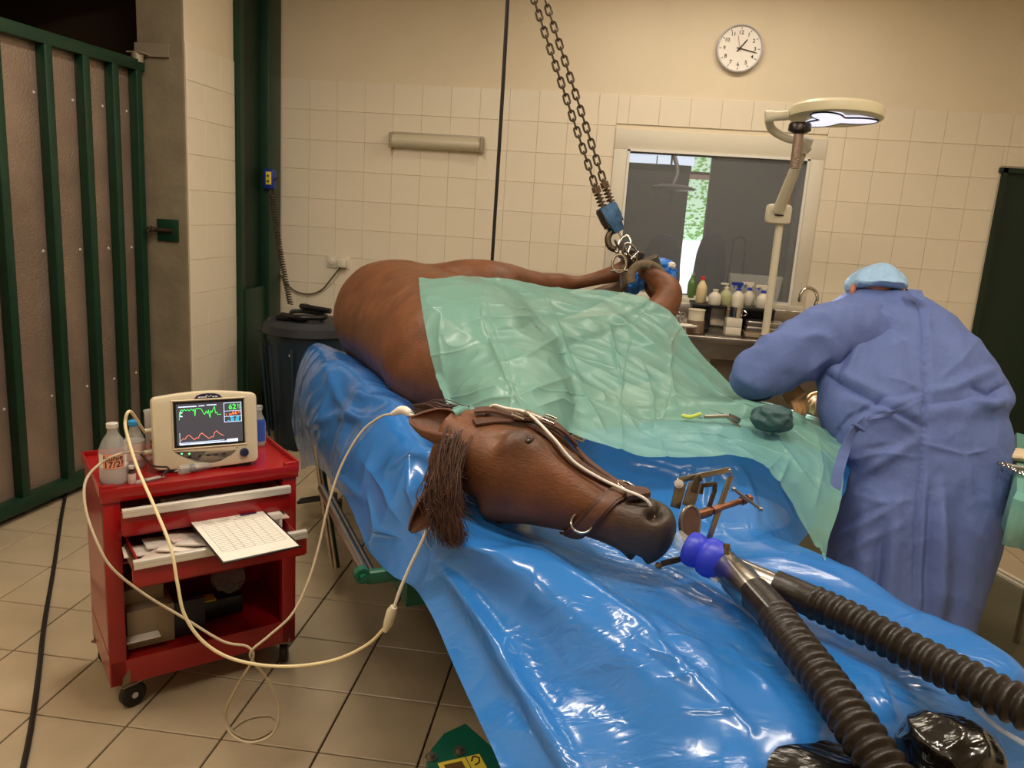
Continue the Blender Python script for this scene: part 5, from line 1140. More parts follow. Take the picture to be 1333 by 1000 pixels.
scm = mat('lcd', (50, 48, 52), .15, emit=(84, 82, 88), es=.55)
scr = MB().box(((sx0+sx1)/2+.001, -.0066, (sz0+sz1)/2), (sx1-sx0-.014, .001, sz1-sz0-.014), M=MM).build('screen', scm, mo)
SX, SZ, SWd, SHt = sx0+.008, sz0+.007, sx1-sx0-.014, sz1-sz0-.014
def glow(name, c, s=1.): return mat(name, c, .5, emit=c, es=s)
GRN, ORG, CYN, WHT, PNK = glow('trace_green', (70, 230, 90), .9), glow('digits_orange', (250, 120, 60), .9), glow('digits_cyan', (50, 200, 250), .9), glow('ui_white', (200, 220, 255), .9), glow('trace_pink', (230, 130, 110), .8)
def line2(pts, w, m_, name):
    mb = MB()
    for (x0, z0), (x1, z1) in zip(pts[:-1], pts[1:]):
        dx, dz = x1-x0, z1-z0; L = math.hypot(dx, dz) or 1e-6; nx, nz_ = -dz/L*w/2, dx/L*w/2; ex, ez = dx/L*w*.4, dz/L*w*.4
        f = lambda x, z: (SX+x*SWd, -.0074, SZ+z*SHt)
        vs = []
        for (x, z, s_, e_) in ((x0, z0, 1, -1), (x1, z1, 1, 1), (x1, z1, -1, 1), (x0, z0, -1, -1)):
            q = f(x, z); vs.append((q[0]+s_*nx*SWd+e_*ex*SWd, q[1], q[2]+s_*nz_*SWd+e_*ez*SWd))
        mb.add(vs, [(0, 1, 2, 3)], MM)
    return mb.build(name, m_, scr, smooth=False)
gt_ = [(.06, .62), (.07, .80), (.085, .74), (.09, .84), (.12, .86), (.14, .83), (.17, .87), (.2, .84), (.24, .86), (.27, .83), (.31, .87), (.35, .83), (.37, .87), (.385, .70), (.40, .86), (.44, .88), (.5, .87), (.53, .84), (.56, .76), (.59, .72), (.62, .80), (.65, .74), (.67, .82), (.685, .68), (.70, .64), (.715, .80), (.74, .76), (.77, .84), (.80, .90), (.815, .74), (.84, .76), (.86, .70), (.93, .70)]
line2([(x*.72, z) for x, z in gt_], .009, GRN, 'green_trace')
pk = []
for k, (x0, x1, h_) in enumerate(((.08, .36, .10), (.36, .68, .13), (.68, .98, .16))):
    pk += [(x0*.7, .12), ((x0+.05)*.7, .16), ((x0+.09)*.7, .15), ((x0+.12)*.7, .14+h_*.7), ((x0+.17)*.7, .14+h_), ((x0+.22)*.7, .12+h_*.7)]
line2(pk+[(.70, .17)], .009, PNK, 'pink_trace')
line2([(.04, .93), (.30, .93)], .016, WHT, 'status_text'); line2([(.34, .935), (.42, .935)], .014, WHT, 'status_text'); line2([(.46, .945), (.60, .945)], .014, WHT, 'status_text')
line2([(.06, .80), (.085, .79)], .018, WHT, 'scale_mark'); line2([(.06, .71), (.085, .70)], .018, WHT, 'scale_mark'); line2([(.04, .3), (.04, .06)], .006, WHT, 'scale_mark')
line2([(.03, .055), (.98*.72, .06)], .008, WHT, 'menu_line')
for k, (a, b) in enumerate(((.04, .16), (.18, .30), (.32, .42), (.44, .66), (.68, .76))): line2([(a, .02), (b, .022)], .022, WHT, 'menu_key')
line2([(.77, .035), (.9, .04)], .05, WHT, 'menu_key')
BX0, BX1, BZ0, BZ1 = .72, .985, .50, .97
line2([(BX0, BZ0), (BX1, BZ0), (BX1, BZ1), (BX0, BZ1), (BX0, BZ0)], .008, WHT, 'value_frame'); line2([(BX0, .77), (BX1, .77)], .006, WHT, 'value_frame'); line2([(BX0, .635), (BX1, .635)], .006, WHT, 'value_frame')
def stext(t_, x, z, size, m_, name='digits'):
    M_ = MM @ Matrix.Translation((SX+x*SWd, -.0076, SZ+z*SHt)) @ Matrix.Rotation(PI/2, 4, 'X'); textmesh(t_, size, name, m_, M_, scr, .0002)
stext('62', .85, .865, .024, GRN); stext('31', .95, .90, .010, GRN); stext('15', .95, .84, .010, GRN)
stext('66', .88, .715, .016, ORG); stext('81', .955, .73, .008, ORG); stext('L  58', .79, .68, .009, ORG)
stext('92  10', .88, .60, .011, CYN); stext('-- 60 20', .855, .54, .011, CYN)
# emblem, key bar, knob, leds
MB().prism([(-.043, 0), (.043, 0), (.034, .010), (.02, .0145), (0, .016), (-.02, .0145), (-.034, .010)], 0, .003, MM @ Matrix.Translation((MWd/2+.008, -.0015, .2205)) @ Matrix.Rotation(PI/2, 4, 'X')).build('emblem', MT['navy'], mo)
em = MB()
for x0, x1 in ((-.030, -.022), (-.020, -.013), (-.011, -.005), (.012, .018), (.020, .028)): em.box(((x0+x1)/2+MWd/2+.008, -.0052, .2247), (x1-x0, .001, .0035), M=MM)
em.tube([(MWd/2-.002, -.0052, .224), (MWd/2+.004, -.0052, .231), (MWd/2+.010, -.0052, .2245), (MWd/2+.018, -.0052, .230)], .0009, 6, M=MM)
em.build('emblem_lettering', MT['ywhite'], mo)
MB().prism([(.058, .056), (.252, .046), (.23, .030), (.195, .014), (.165, .010), (.125, .018), (.085, .038)], 0, .004, MM @ Matrix.Rotation(PI/2, 4, 'X') @ Matrix.Translation((0, 0, 0)) if False else MM @ Matrix(((1, 0, 0, 0), (0, 0, -1, 0), (0, 1, 0, 0), (0, 0, 0, 1)))).build('key_bar', MT['navy'], mo)
for x in (.105, .135, .16, .185, .21): MB().box((x, -.0048, .036), (.010, .002, .004), M=MM, bev=.0008).build('key', MT['black'], mo)
for x, z in ((.082, .048), (.104, .046)): MB().lathe([(.0028, 0), (.002, .0015), (0, .002)], 12, MM @ Matrix.Translation((x, -.0042, z)) @ Matrix.Rotation(PI/2, 4, 'X')).build('indicator_light', glow('led_green', (120, 255, 150), 1.5), mo)
MB().lathe([(.0145, 0), (.0145, .004), (.0125, .010), (.012, .014), (0, .015)], 28, MM @ Matrix.Translation((.272, -.001, .036)) @ Matrix.Rotation(PI/2, 4, 'X')).build('knob', MT['navy'], mo)
MB().tube([(.246, -.0042, .052), (.25, -.0042, .059), (.254, -.0042, .052)], .0007, 6, closed=True, M=MM).build('mark', MT['greyink'], mo)
MB().box((.05, .03, -.006), (.05, .05, .014), M=MM, bev=.004).box((.27, .03, -.006), (.05, .05, .014), M=MM, bev=.004).box((.16, .08, -.004), (.24, .03, .012), M=MM).build('foot', MT['black'], mo)
for z, c_ in ((.12, 'cream'), (.052, 'cream')): MB().cyl((-.022, .05, z), (.004, .05, z+.002), .008, n=14, M=MM).build('lead_plug', MT[c_], mo)
for z in (.085, .07, .055): MB().box((.0, .055, z), (.006, .016, .009), M=MM).build('side_socket', mat('socket_red', (140, 30, 26), .4), mo)
# ---- drawer contents
def flatpack(u, v, z, sx, sy, a, m_, tilt=.0, th=.004):
    p = C(u, v, z); return MB().box((0, 0, 0), (sx, sy, th), M=Mat(p, x=CE, z=(0, 0, 1)) @ Matrix.Rotation(a, 4, 'Z') @ Matrix.Rotation(tilt, 4, 'Y') @ Matrix.Rotation(tilt*.5, 4, 'X'), bev=.0015)
random.seed(11)
pkm = [mat('packet_white_%d' % i, c, .35, var=.06, vscale=30, bump=.5, bscale=60) for i, c in enumerate(((222, 212, 200), (206, 186, 176), (214, 206, 198)))]
spots = [(.10, -.05, 'leftmost in the drawer'), (.13, -.12, 'at the front of the pile'), (.16, -.04, 'at the back of the pile'), (.19, -.11, 'crossing the middle of the pile'), (.22, -.05, 'just left of the clipboard'), (.24, -.12, 'half under the clipboard corner')]
for k, (u, v, w_) in enumerate(spots):
    o = flatpack(u, v, .553+.006*k, .115, .075, random.uniform(-.9, .9), 0, random.uniform(-.28, .28), .006).build('swab_packet', pkm[k % 3]); tag(o, 'white paper packet in the open drawer, '+w_, 'packet', 'paper packets in the open drawer')
for k, (u, v, s_) in enumerate(((.15, .02, .05), (.3, .03, .04), (.22, .05, .045))): tag(flatpack(u, v, .648+.004*k, .09, s_, random.uniform(-.5, .5), 0, .05, .012).build('supply_packet', pkm[(k+1) % 3]), 'pale packet glimpsed inside the top drawer, '+['left', 'right', 'middle'][k]+' of three', 'packet', 'packets in the top drawer')
bx = thing('carton', 'small pale carton at the right end of the open drawer', 'box', C(.47, -.03, .56)); MB().box((.478, -.02, .575), (.065, .12, .07), M=MC, bev=.001).build('body', MT['paper'], bx); MB().box((.478, -.02, .612), (.065, .12, .003), M=MC @ Matrix.Rotation(.04, 4, 'Y')).build('flap', mat('pale_pink_card', (220, 192, 176), .8), bx); MB().box((.478, -.081, .585), (.045, .001, .014), M=MC).build('print', MT['greyink'], bx)
# clipboard resting on the drawer front
Mcb = Matrix((CE, CB, Vector((0, 0, 1)))).transposed().to_4x4(); Mcb.translation = C(.352, -.18, .612)
Mcb = Mcb @ Matrix.Rotation(.05, 4, 'Z') @ Matrix.Rotation(.03, 4, 'X')
cl_ = thing('clipboard', 'clipboard with a printed form lying across the open drawer', 'clipboard', C(.35, -.18, .61))
MB().box((0, 0, 0), (.232, .345, .004), M=Mcb, bev=.001).build('board', MT['black'], cl_)
pp = MB().box((-.002, -.006, .0035), (.22, .325, .0016), M=Mcb).build('sheet_of_paper', MT['paper'], cl_)
MB().box((0, .166, .008), (.11, .014, .008), M=Mcb, bev=.002).tube([(-.04, .16, .008), (-.03, .148, .014), (.03, .148, .014), (.04, .16, .008)], .002, 8, M=Mcb).build('clip', MT['alu'], cl_)
MB().box((.06, .118, .0046), (.052, .02, .0006), M=Mcb).build('dark_logo_box', MT['navy'], pp)
ln = MB()
for k in range(17): ln.box((-.0, .08-.012*k, .0046), (.19, .0008, .0004), M=Mcb)
for x in (-.095, -.055, -.03, 0, .03, .06, .095): ln.box((x, -.016, .0046), (.0008, .192, .0004), M=Mcb)
for k in range(5):
    for j in range(3): ln.box((-.07+.05*j+random.uniform(-.01, .01), .135-.011*k, .0046), (random.uniform(.02, .042), .0022, .0004), M=Mcb)
ln.build('form_lines', MT['greyink'], pp)
# things in the cavity
b_ = thing('carton', 'opened pale cardboard carton at the left inside the cart cavity', 'box', C(.14, .12, .18)); MB().box((.13, .14, .245), (.14, .18, .13), M=MC, bev=.001).build('body', MT['card'], b_); MB().box((.10, .035, .225), (.10, .05, .003), M=MC @ Matrix.Rotation(-.0, 4, 'X')).build('flap', MT['paper'], b_); MB().box((.12, .18, .335), (.12, .16, .05), M=MC, bev=.002).build('upper_box', MT['card'], b_)
tag(MB().box((.245, .07, .235), (.11, .012, .13), M=MC @ Matrix.Translation((0, .0, 0)) @ Matrix.Rotation(.0, 4, 'Y'), bev=.002).build('notebook', mat('dark_blue_cover', (36, 34, 48), .5)), 'dark notebook standing against the carton in the cart cavity', 'book')
tag(MB().box((.36, .17, .215), (.17, .10, .07), M=MC, bev=.01).build('black_case', MT['black']), 'low black case in the middle of the cart cavity', 'case')
tag(MB().box((.31, .14, .2535), (.08, .05, .004), M=MC, bev=.001).build('yellow_card', MT['yellow']), 'small yellow label card lying on the black case in the cart cavity', 'card')
bm = bmesh.new(); bmesh.ops.create_icosphere(bm, subdivisions=4, radius=1)
for v in bm.verts: v.co = Vector((v.co.x*.05, v.co.y*.045, v.co.z*.055))*(1+.25*(1-3*abs(mnoise.noise(v.co*2.5))))
me = bpy.data.meshes.new('crumpled_bag'); bm.to_mesh(me); bm.free(); me.materials.append(mat('clear_bag', (150, 150, 155), .15, alpha=.22)); o = bpy.data.objects.new('crumpled_bag', me); COL.objects.link(o); o.location = C(.40, .15, .32); tag(o, 'crumpled clear plastic bag on top of the black case in the cart cavity', 'bag')
# ---- leads
def lead(name, pts, r, m_, label, cat='cable', n=110): return tag(MB().tube(crv(pts, n), r, 8).build(name, m_), label, cat)
lead('monitor_lead', [MM @ Vector((-.02, .05, .122)), at(170, 536, 2.16), at(163, 550, 2.12), at(168, 575, 2.1), at(180, 612, 2.05), at(201, 660, 1.98), at(222, 712, 1.93), at(231, 760, 1.92), at(240, 800, 1.93), at(262, 833, 1.95), at(295, 855, 1.97), at(340, 866, 1.99), at(390, 867, 2.0), at(440, 858, 2.0), at(480, 838, 1.99), at(503, 815, 1.97)], .0042, MT['cord'], 'thick cream lead from the monitor looping over the drawers to the white coupler')
kc = thing('lead_coupler', 'small white plastic coupler joining the cream lead beside the blue sheet', 'connector', at(508, 805, 1.96)); 
MB().tube([at(501, 822, 1.97), at(505, 812, 1.965), at(510, 796, 1.955), at(513, 790, 1.95)], [.006, .012, .013, .009], 12).build('shell', MT['cream'], kc)
lead('ear_lead', [at(513, 791, 1.95), at(522, 765, 1.94), at(535, 735, 1.93), at(547, 710, 1.92), at(557, 688, 1.91)], .0042, MT['paper'], 'pale lead rising from the white coupler to the lower horse ear', n=30)
lead('sensor_lead', [MM @ Vector((-.022, .05, .054)), at(160, 590, 2.1), at(130, 604, 2.04), at(111, 628, 1.98), at(112, 665, 1.93), at(128, 710, 1.9), at(148, 742, 1.9), at(190, 775, 1.94), at(240, 805, 1.97), at(290, 835, 1.99), at(322, 842, 2.0), at(329, 858, 2.01), at(308, 895, 2.06), at(293, 930, 2.10), at(300, 955, 2.10), at(325, 967, 2.09), at(355, 955, 2.1), at(363, 920, 2.1), at(348, 885, 2.07), at(330, 862, 2.02), at(327, 848, 2.0), at(350, 828, 2.02), at(380, 800, 2.06), at(400, 760, 2.1), at(414, 715, 2.14), at(428, 655, 2.18), at(445, 605, 2.22), at(470, 563, 2.25), at(495, 543, 2.26), at(512, 539, 2.27)], .0034, MT['gcord'], 'thin grey lead hanging in a loop to the floor and rising to the ear probe', n=240)
tag(MB().tube(crv([atz(x, y, .006) for x, y in ((292, 925), (300, 950), (330, 962), (360, 945), (352, 932), (322, 936), (298, 952))], 50), .0034, 8).build('sensor_lead_slack', MT['gcord']), 'small coil of grey lead lying on the floor tiles before the cart', 'cable')
tag(MB().tube(crv([C(.13, .12, .80), C(.15, .05, .782), C(.19, .03, .776), C(.165, -.0, .762) , C(.2, .06, .76)], 40), .003, 8).build('black_lead', MT['bcord']), 'short black lead curling at the left side of the monitor', 'cable')
lead('floor_cable', [atz(88, 632, .008)]+[atz(x, y, .008) for x, y in ((80, 672), (70, 740), (58, 810), (50, 880), (40, 950), (28, 1010), (10, 1100))], .0085, MT['bcord'], 'black cable running down the floor tiles at the left edge')
# ================================================================== WALL CLOCK, LAMP, SOCKET
cc = aty(963, 63, WY-.03); ck = thing('wall_clock', 'round white wall clock high above the window', 'clock', cc)
CR = .146; MK = Matrix(((1, 0, 0, cc.x), (0, 0, 1, cc.y), (0, 1, 0, cc.z), (0, 0, 0, 1)))   # local x right, y up(world z), z into the wall
MK = Matrix.Translation(cc) @ Matrix.Rotation(PI/2, 4, 'X')        # local x right, y up, z toward the room
MB().lathe([(CR*.9, -.03), (CR, -.026), (CR*1.0, .004), (CR*.985, .012), (CR*.95, .014), (CR*.925, .008), (CR*.915, -.004)], 64, MK).build('rim', mat('clock_rim', (196, 194, 196), .35), ck)
MB().lathe([(CR*.92, -.02), (CR*.92, -.003), (0, -.003)], 64, MK).build('dial', mat('clock_dial', (236, 230, 222), .5), ck)
for h_ in range(1, 13):
    a = PI/2-2*PI*h_/12; r_ = CR*.66; textmesh(str(h_), .033, 'numeral', MT['ink'], MK @ Matrix.Translation((r_*math.cos(a), r_*math.sin(a), -.0026)), ck, .0003)
    MB().box((CR*.83, 0, -.0024), (.014, .004, .0008), M=MK @ Matrix.Rotation(a, 4, 'Z')).build('hour_mark', MT['ink'], ck)
def handm(ang, L, w, m_, nm, tail=.02, z=0): MB().prism([(-tail, -w/2), (L*.8, -w/2), (L, 0), (L*.8, w/2), (-tail, w/2)], z, z+.0012, MK @ Matrix.Rotation(ang, 4, 'Z')).build(nm, m_, ck)
handm(math.radians(90-38), .075, .008, MT['ink'], 'hour_hand', .025, .0); handm(math.radians(90-102), .118, .006, MT['ink'], 'minute_hand', .02, .002)
handm(math.radians(90+14), .09, .0022, mat('second_red', (170, 50, 40), .5), 'second_hand', .02, .004)
MB().lathe([(.004, 0), (.004, .007), (0, .008)], 14, MK).build('hub', MT['ink'], ck)
# wall light fitting
wa, wb_ = aty(508, 184, WY-.05), aty(629, 188, WY-.05)
wl_ = thing('wall_lamp', 'long switched-off strip lamp fixed on the wall tiles above the horse', 'lamp', (wa+wb_)/2); mm = (wa+wb_)/2; LL = (wb_-wa).length
MB().box((mm.x, WY-.02, mm.z+.01), (LL, .04, .10), bev=.006).build('housing', mat('lamp_grey', (170, 160, 140), .5), wl_)
rg = [[(x, WY-.035-.045*max(0, math.sin(math.radians(a)))-.004, mm.z+.045*math.cos(math.radians(a))) for a in range(0, 181, 15)]+[(x, WY-.035, mm.z-.045), (x, WY-.035, mm.z+.045)] for x in (mm.x-LL/2+.015, mm.x+LL/2-.015)]
MB().loft(rg).build('diffuser', mat('lamp_diffuser', (196, 186, 160), .35), wl_)
for x in (mm.x-LL/2+.008, mm.x+LL/2-.008): MB().box((x, WY-.045, mm.z), (.02, .09, .105), bev=.008).build('end_cap', mat('lamp_cap', (150, 140, 120), .5), wl_)
# socket and plug
so = thing('wall_socket', 'cream double wall socket above the bin', 'socket', aty(441, 342, WY)); p = aty(442, 342, WY-.012)
MB().box((p.x-.055, p.y, p.z), (.075, .014, .08), bev=.004).box((p.x+.035, p.y, p.z), (.085, .016, .085), bev=.004).build('plate', MT['white'], so)
MB().lathe([(.022, 0), (.022, .01), (.018, .012), (0, .012)], 20, Matrix.Translation((p.x-.055, p.y-.005, p.z)) @ Matrix.Rotation(PI/2, 4, 'X')).build('cover', MT['white'], so)
pg = MB().box((p.x+.03, p.y-.035, p.z), (.06, .055, .06), bev=.008).build('plug', MT['white']); tag(pg, 'square white plug pushed into the right half of the wall socket', 'plug')
lead('plug_cable', [Vector((p.x+.02, p.y-.04, p.z-.03)), aty(432, 362, WY-.05), aty(418, 378, WY-.03), aty(400, 383, WY-.03), aty(380, 376, WY-.03), aty(362, 352, WY-.03), aty(350, 315, WY-.03), aty(346, 296, WY-.03)], .006, mat('thin_grey_cable', (96, 84, 64), .6), 'thin cable sagging from the wall plug to the steel column', n=60)
# blue box with coiled cord
bb = thing('hoist_control', 'small blue control box with a yellow front on the corner column', 'switch', aty(351, 233, WY-.1)); p = aty(351, 233, 5.32)
MB().box((p.x, p.y, p.z), (.075, .05, .13), bev=.008).build('case', MT['bluep'], bb); MB().box((p.x+.004, p.y-.027, p.z+.004), (.038, .008, .085), bev=.002).build('yellow_panel', mat('bright_yellow', (226, 206, 60), .5), bb)
for z in (.02, -.015): MB().lathe([(.008, 0), (.008, .008), (0, .009)], 12, Matrix.Translation((p.x+.004, p.y-.03, p.z+z)) @ Matrix.Rotation(PI/2, 4, 'X')).build('button', MT['zinc'], bb)
MB().cyl((p.x+.035, p.y-.01, p.z-.01), (p.x+.065, p.y-.015, p.z+.012), .006, n=8).build('toggle', MT['iron'], bb)
top = Vector((p.x+.015, p.y, p.z-.065)); bot = aty(378, 396, 5.2); co_ = []; nt_ = 46
axv = (bot-top); 
for k in range(nt_*10+1):
    u = k/(nt_*10); a = 2*PI*nt_*u; c = top+axv*u+Vector((-.012*math.sin(PI*u), 0, 0)); co_.append(c+Vector((math.cos(a)*.017, math.sin(a)*.017, 0)))
tag(MB().tube([top+Vector((0, 0, .03))]+co_, .0045, 5).build('spiral_cable', mat('cord_grey', (70, 60, 48), .5)), 'dark coiled cord hanging from the blue control box to the bin', 'cable')
# bin
bp = aty(412, 410, 5.0); bx_, by_ = -1.91, 4.98; bn = thing('waste_bin', 'dark blue round plastic bin with a charcoal lid at the back wall', 'bin', (bx_, by_, 0))
bz_ = aty(400, 425, by_).z
MB().lathe([(.21, 0), (.225, .02), (.275, bz_-.06), (.28, bz_), (.262, bz_), (.26, bz_-.05), (.20, .03)], 48, Matrix.Translation((bx_, by_, 0))).build('body', MT['binblue'], bn)
for k in range(12): a = 2*PI*k/12; MB().box((.252, 0, bz_*.5), (.014, .02, bz_*.8), M=Matrix.Translation((bx_, by_, 0)) @ Matrix.Rotation(a, 4, 'Z') @ Matrix.Rotation(.085, 4, 'Y') @ Matrix.Translation((0.0, 0, 0)), bev=.004).build('rib', MT['binblue'], bn)
ld_ = MB().lathe([(.30, bz_-.035), (.305, bz_-.03), (.298, bz_+.02), (.27, bz_+.045), (.25, bz_+.04), (.24, bz_+.05), (0, bz_+.065)], 48, Matrix.Translation((bx_, by_, 0))).build('lid', MT['lid'], bn)
MB().tube(crv([(bx_-.1, by_-.06, bz_+.06), (bx_-.09, by_-.06, bz_+.1), (bx_+.09, by_-.06, bz_+.1), (bx_+.1, by_-.06, bz_+.06)], 20), .014, 10).build('lid_handle', MT['lid'], ld_)
MB().box((bx_-.3, by_-.06, bz_-.03), (.05, .08, .03), bev=.008).build('side_clip', MT['lid'], bn)
MB().lathe([(.012, 0), (.010, .008), (0, .009)], 14, Mat(Vector((bx_-.02, by_-.272, bz_-.15)), z=(0, -1, 0))).build('rivet', MT['white'], bn)
g_ = thing('coiled_tool', 'black curled tool lying on the bin lid', 'tool', (bx_, by_-.1, bz_+.085)); MB().tube(crv([(bx_-.13, by_-.15, bz_+.085), (bx_+.02, by_-.2, bz_+.085), (bx_+.14, by_-.1, bz_+.09), (bx_+.0, by_-.02, bz_+.13), (bx_-.02, by_-.08, bz_+.14), (bx_+.18, by_-.12, bz_+.13)], 40), .018, 10).box((bx_-.06, by_-.16, bz_+.07), (.2, .06, .03), bev=.01).build('grip', MT['black'], g_)
# black rope from the ceiling
rt = aty(663, -60, 4.25); rb = aty(640, 345, 4.25)
rt = Vector((rb.x+(rt.x-rb.x)*(CEIL-rb.z)/(rt.z-rb.z), 4.25, CEIL))
tag(MB().tube(crv([rt, rt*.5+rb*.5+Vector((.006, 0, 0)), rb-Vector((0, 0, .25))], 30), [.0115-.003*i/29 for i in range(30)], 8).build('hoist_rope', MT['bcord']), 'black rope hanging from the ceiling down behind the horse', 'rope')
# ================================================================== CHAINS AND HOOK
ch_top = [at(682, -40, 3.78), at(697, -40, 3.80)]; ch_bot = [at(776, 246, 3.92), at(787, 240, 3.94)]
ext = [ch_bot[i]+(ch_top[i]-ch_bot[i])*((CEIL-ch_bot[i].z)/(ch_top[i].z-ch_bot[i].z)) for i in (0, 1)]
lm = MB().tube([(.0135*math.cos(a)*1.0, 0, .0135*math.sin(a)+(.012 if math.sin(a) > 0 else -.012)) for a in np.linspace(0, 2*PI, 17)[:-1]], .0052, 8, closed=True).mesh('link', MT['iron'])
for i in (0, 1):
    cth = thing('lifting_chain', ['iron lifting chain, left strand of the pair above the horse', 'iron lifting chain, right strand of the pair above the horse'][i], 'chain', ext[i], 'lifting chains')
    a, b = ext[i], ch_bot[i]; d = (a-b); n_ = int(d.length/.0405); ref = Vector((0, 1, 0))
    for k in range(n_+1):
        c = b+d*(k/n_); M_ = Mat(c, x=(d.cross(ref)) if k % 2 else ref, z=d) 
        o = bpy.data.objects.new('link', lm); COL.objects.link(o); o.matrix_basis = M_; o.parent = cth; o.matrix_parent_inverse = Matrix.Translation(-ext[i])
hb_ = thing('chain_coupling', 'worn blue chain coupling block with two springs above the hook', 'coupling', at(790, 268, 3.95))
cd = (at(798, 292, 3.96)-at(781, 245, 3.93)).normalized()
sdv = (at(787, 240, 3.94)-at(776, 246, 3.92)).normalized()
for i, pc_ in enumerate(ch_bot):
    a0_ = pc_+cd*.0; hl = [a0_+cd*(.09*k/60)+ (Vector(Mat((0, 0, 0), z=cd) @ Vector((math.cos(2*PI*5*k/60), math.sin(2*PI*5*k/60), 0)))*.019) for k in range(61)]
    MB().tube(hl, .0035, 6).build('spring', MT['iron'], hb_); MB().cyl(a0_-cd*.012, a0_+cd*.018, .021, n=14).cyl(a0_, a0_+cd*.1, .009, n=8).build('spring_seat', mat('rust_iron', (110, 86, 62), .7, metal=.4), hb_)
bc = at(794, 281, 3.95); Mb = Mat(bc, z=cd, x=sdv)
MB().loft([[(x*w, y*h, z) for x, y in ((-1, -1), (1, -1), (1, 1), (-1, 1))] for z, w, h in ((-.055, .042, .025), (-.04, .048, .03), (.02, .048, .03), (.045, .036, .026), (.08, .03, .022), (.09, .024, .018))], M=Mb).build('block', mat('worn_blue', (58, 96, 136), .45, metal=.3, var=.4, vscale=30), hb_)
MB().box((-.045, 0, -.0), (.012, .045, .10), M=Mb, bev=.003).box((.045, 0, .0), (.012, .045, .10), M=Mb, bev=.003).build('cheek_plate', MT['iron'], hb_)
textmesh('KS', .034, 'stamped_letters', mat('worn_pale_blue', (110, 160, 200), .5), Mb @ Matrix.Translation((.0, -.0305, -.02)) @ Matrix.Rotation(PI/2, 4, 'X'), hb_, .0005)
textmesh('D', .022, 'stamped_letters', MT['ywhite'], Mb @ Matrix.Translation((.004, -.0305, .055)) @ Matrix.Rotation(PI/2, 4, 'X'), hb_, .003)
# hook and shackles
hk_ = thing('lifting_hook', 'forged iron hook hanging under the blue chain coupling', 'hook', at(803, 308, 3.97))
H0 = at(800, 296, 3.965); MH = Mat(H0, x=RT, z=-FW)
def h2(pts, n=40): return [MH @ Vector((x, y, 0)) for x, y in [tuple(q) for q in cr(pts, n)]]
MB().tube(h2([(0, .015), (.0, -.005), (-.022, -.03), (-.034, -.06), (-.024, -.095), (.004, -.11), (.03, -.095), (.036, -.07)]), [.011]*8+[.016]*24+[.012, .011, .010, .009, .008, .007, .006, .005], 12).build('hook_body', MT['iron'], hk_)
MB().tube(h2([(.0, -.01), (.022, -.03), (.034, -.06)], 10), .005, 8).build('latch', MT['chrome'], hk_)
def shackle(c, L, W, r, xd, zd, m_, label, grp='steel rings and shackles on the hook'):
    t_ = thing('shackle', label, 'shackle', c, grp); M_ = Mat(c, x=xd, z=zd); pts = [(W*math.cos(a), L*math.sin(a)*(1 if math.sin(a) > 0 else .75), 0) for a in np.linspace(0, 2*PI, 33)[:-1]]
    MB().tube(pts, r, 10, closed=True, M=M_).build('bow', MT[m_], t_)
    MB().cyl((-W*1.2, -L*.55, 0), (W*1.2, -L*.55, 0), r*1.1, n=10, M=M_).build('pin', MT[m_], t_); return t_
shackle(at(812, 322, 3.95), .06, .03, .0075, RT-UP*.3, -FW+RT*.3, 'chrome', 'bright steel shackle hooked directly under the hook')
shackle(at(806, 345, 3.86), .05, .034, .007, RT, -FW, 'zinc', 'large grey bow shackle at the left of the hoisted feet')
shackle(at(822, 327, 3.92), .05, .022, .006, RT*.6+UP*.6, -FW+RT*.6, 'chrome', 'slim steel shackle slanting to the right above the hobble')
for k, (x, y) in enumerate(((803, 318), (808, 330), (815, 337), (826, 336))):
    tag(MB().tube([(.011*math.cos(a), 0, .011*math.sin(a)+(.010 if math.sin(a) > 0 else -.010)) for a in np.linspace(0, 2*PI, 17)[:-1]], .0045, 8, closed=True, M=Mat(at(x, y, 3.93), x=(RT if k % 2 else FW), z=UP-RT*.5)).build('chain_link', MT['iron']), ['topmost', 'second', 'third', 'rightmost'][k]+' loose iron link of the short chain under the hook', 'link', 'links under the hook')
# hobble straps
def hob(name, c, R, r, xd, zd, a0, a1, sy, label):
    t_ = thing(name, label, 'strap', c, 'padded hobble straps'); M_ = Mat(c, x=xd, z=zd)
    pts = [(R*math.cos(math.radians(a)), R*sy*math.sin(math.radians(a)), 0) for a in np.linspace(a0, a1, 36)]
    MB().tube(pts, r, 14, M=M_).build('padding', MT['hobble'], t_); return t_
hob('hobble_strap', at(838, 362, 3.74), .062, .021, RT, -FW, 60, 200, 1.05, 'thick worn webbing hobble looped over the folded leg, front one')
hob('hobble_strap', at(846, 358, 3.80), .075, .017, RT*.9-UP*.45, -FW+UP*.2, -5, 175, .7, 'worn webbing hobble running right over the hoisted feet')
hob('hobble_strap', at(812, 362, 3.95), .05, .014, UP, RT, 0, 350, 1, 'narrow dark hobble strap round the long hoisted leg')
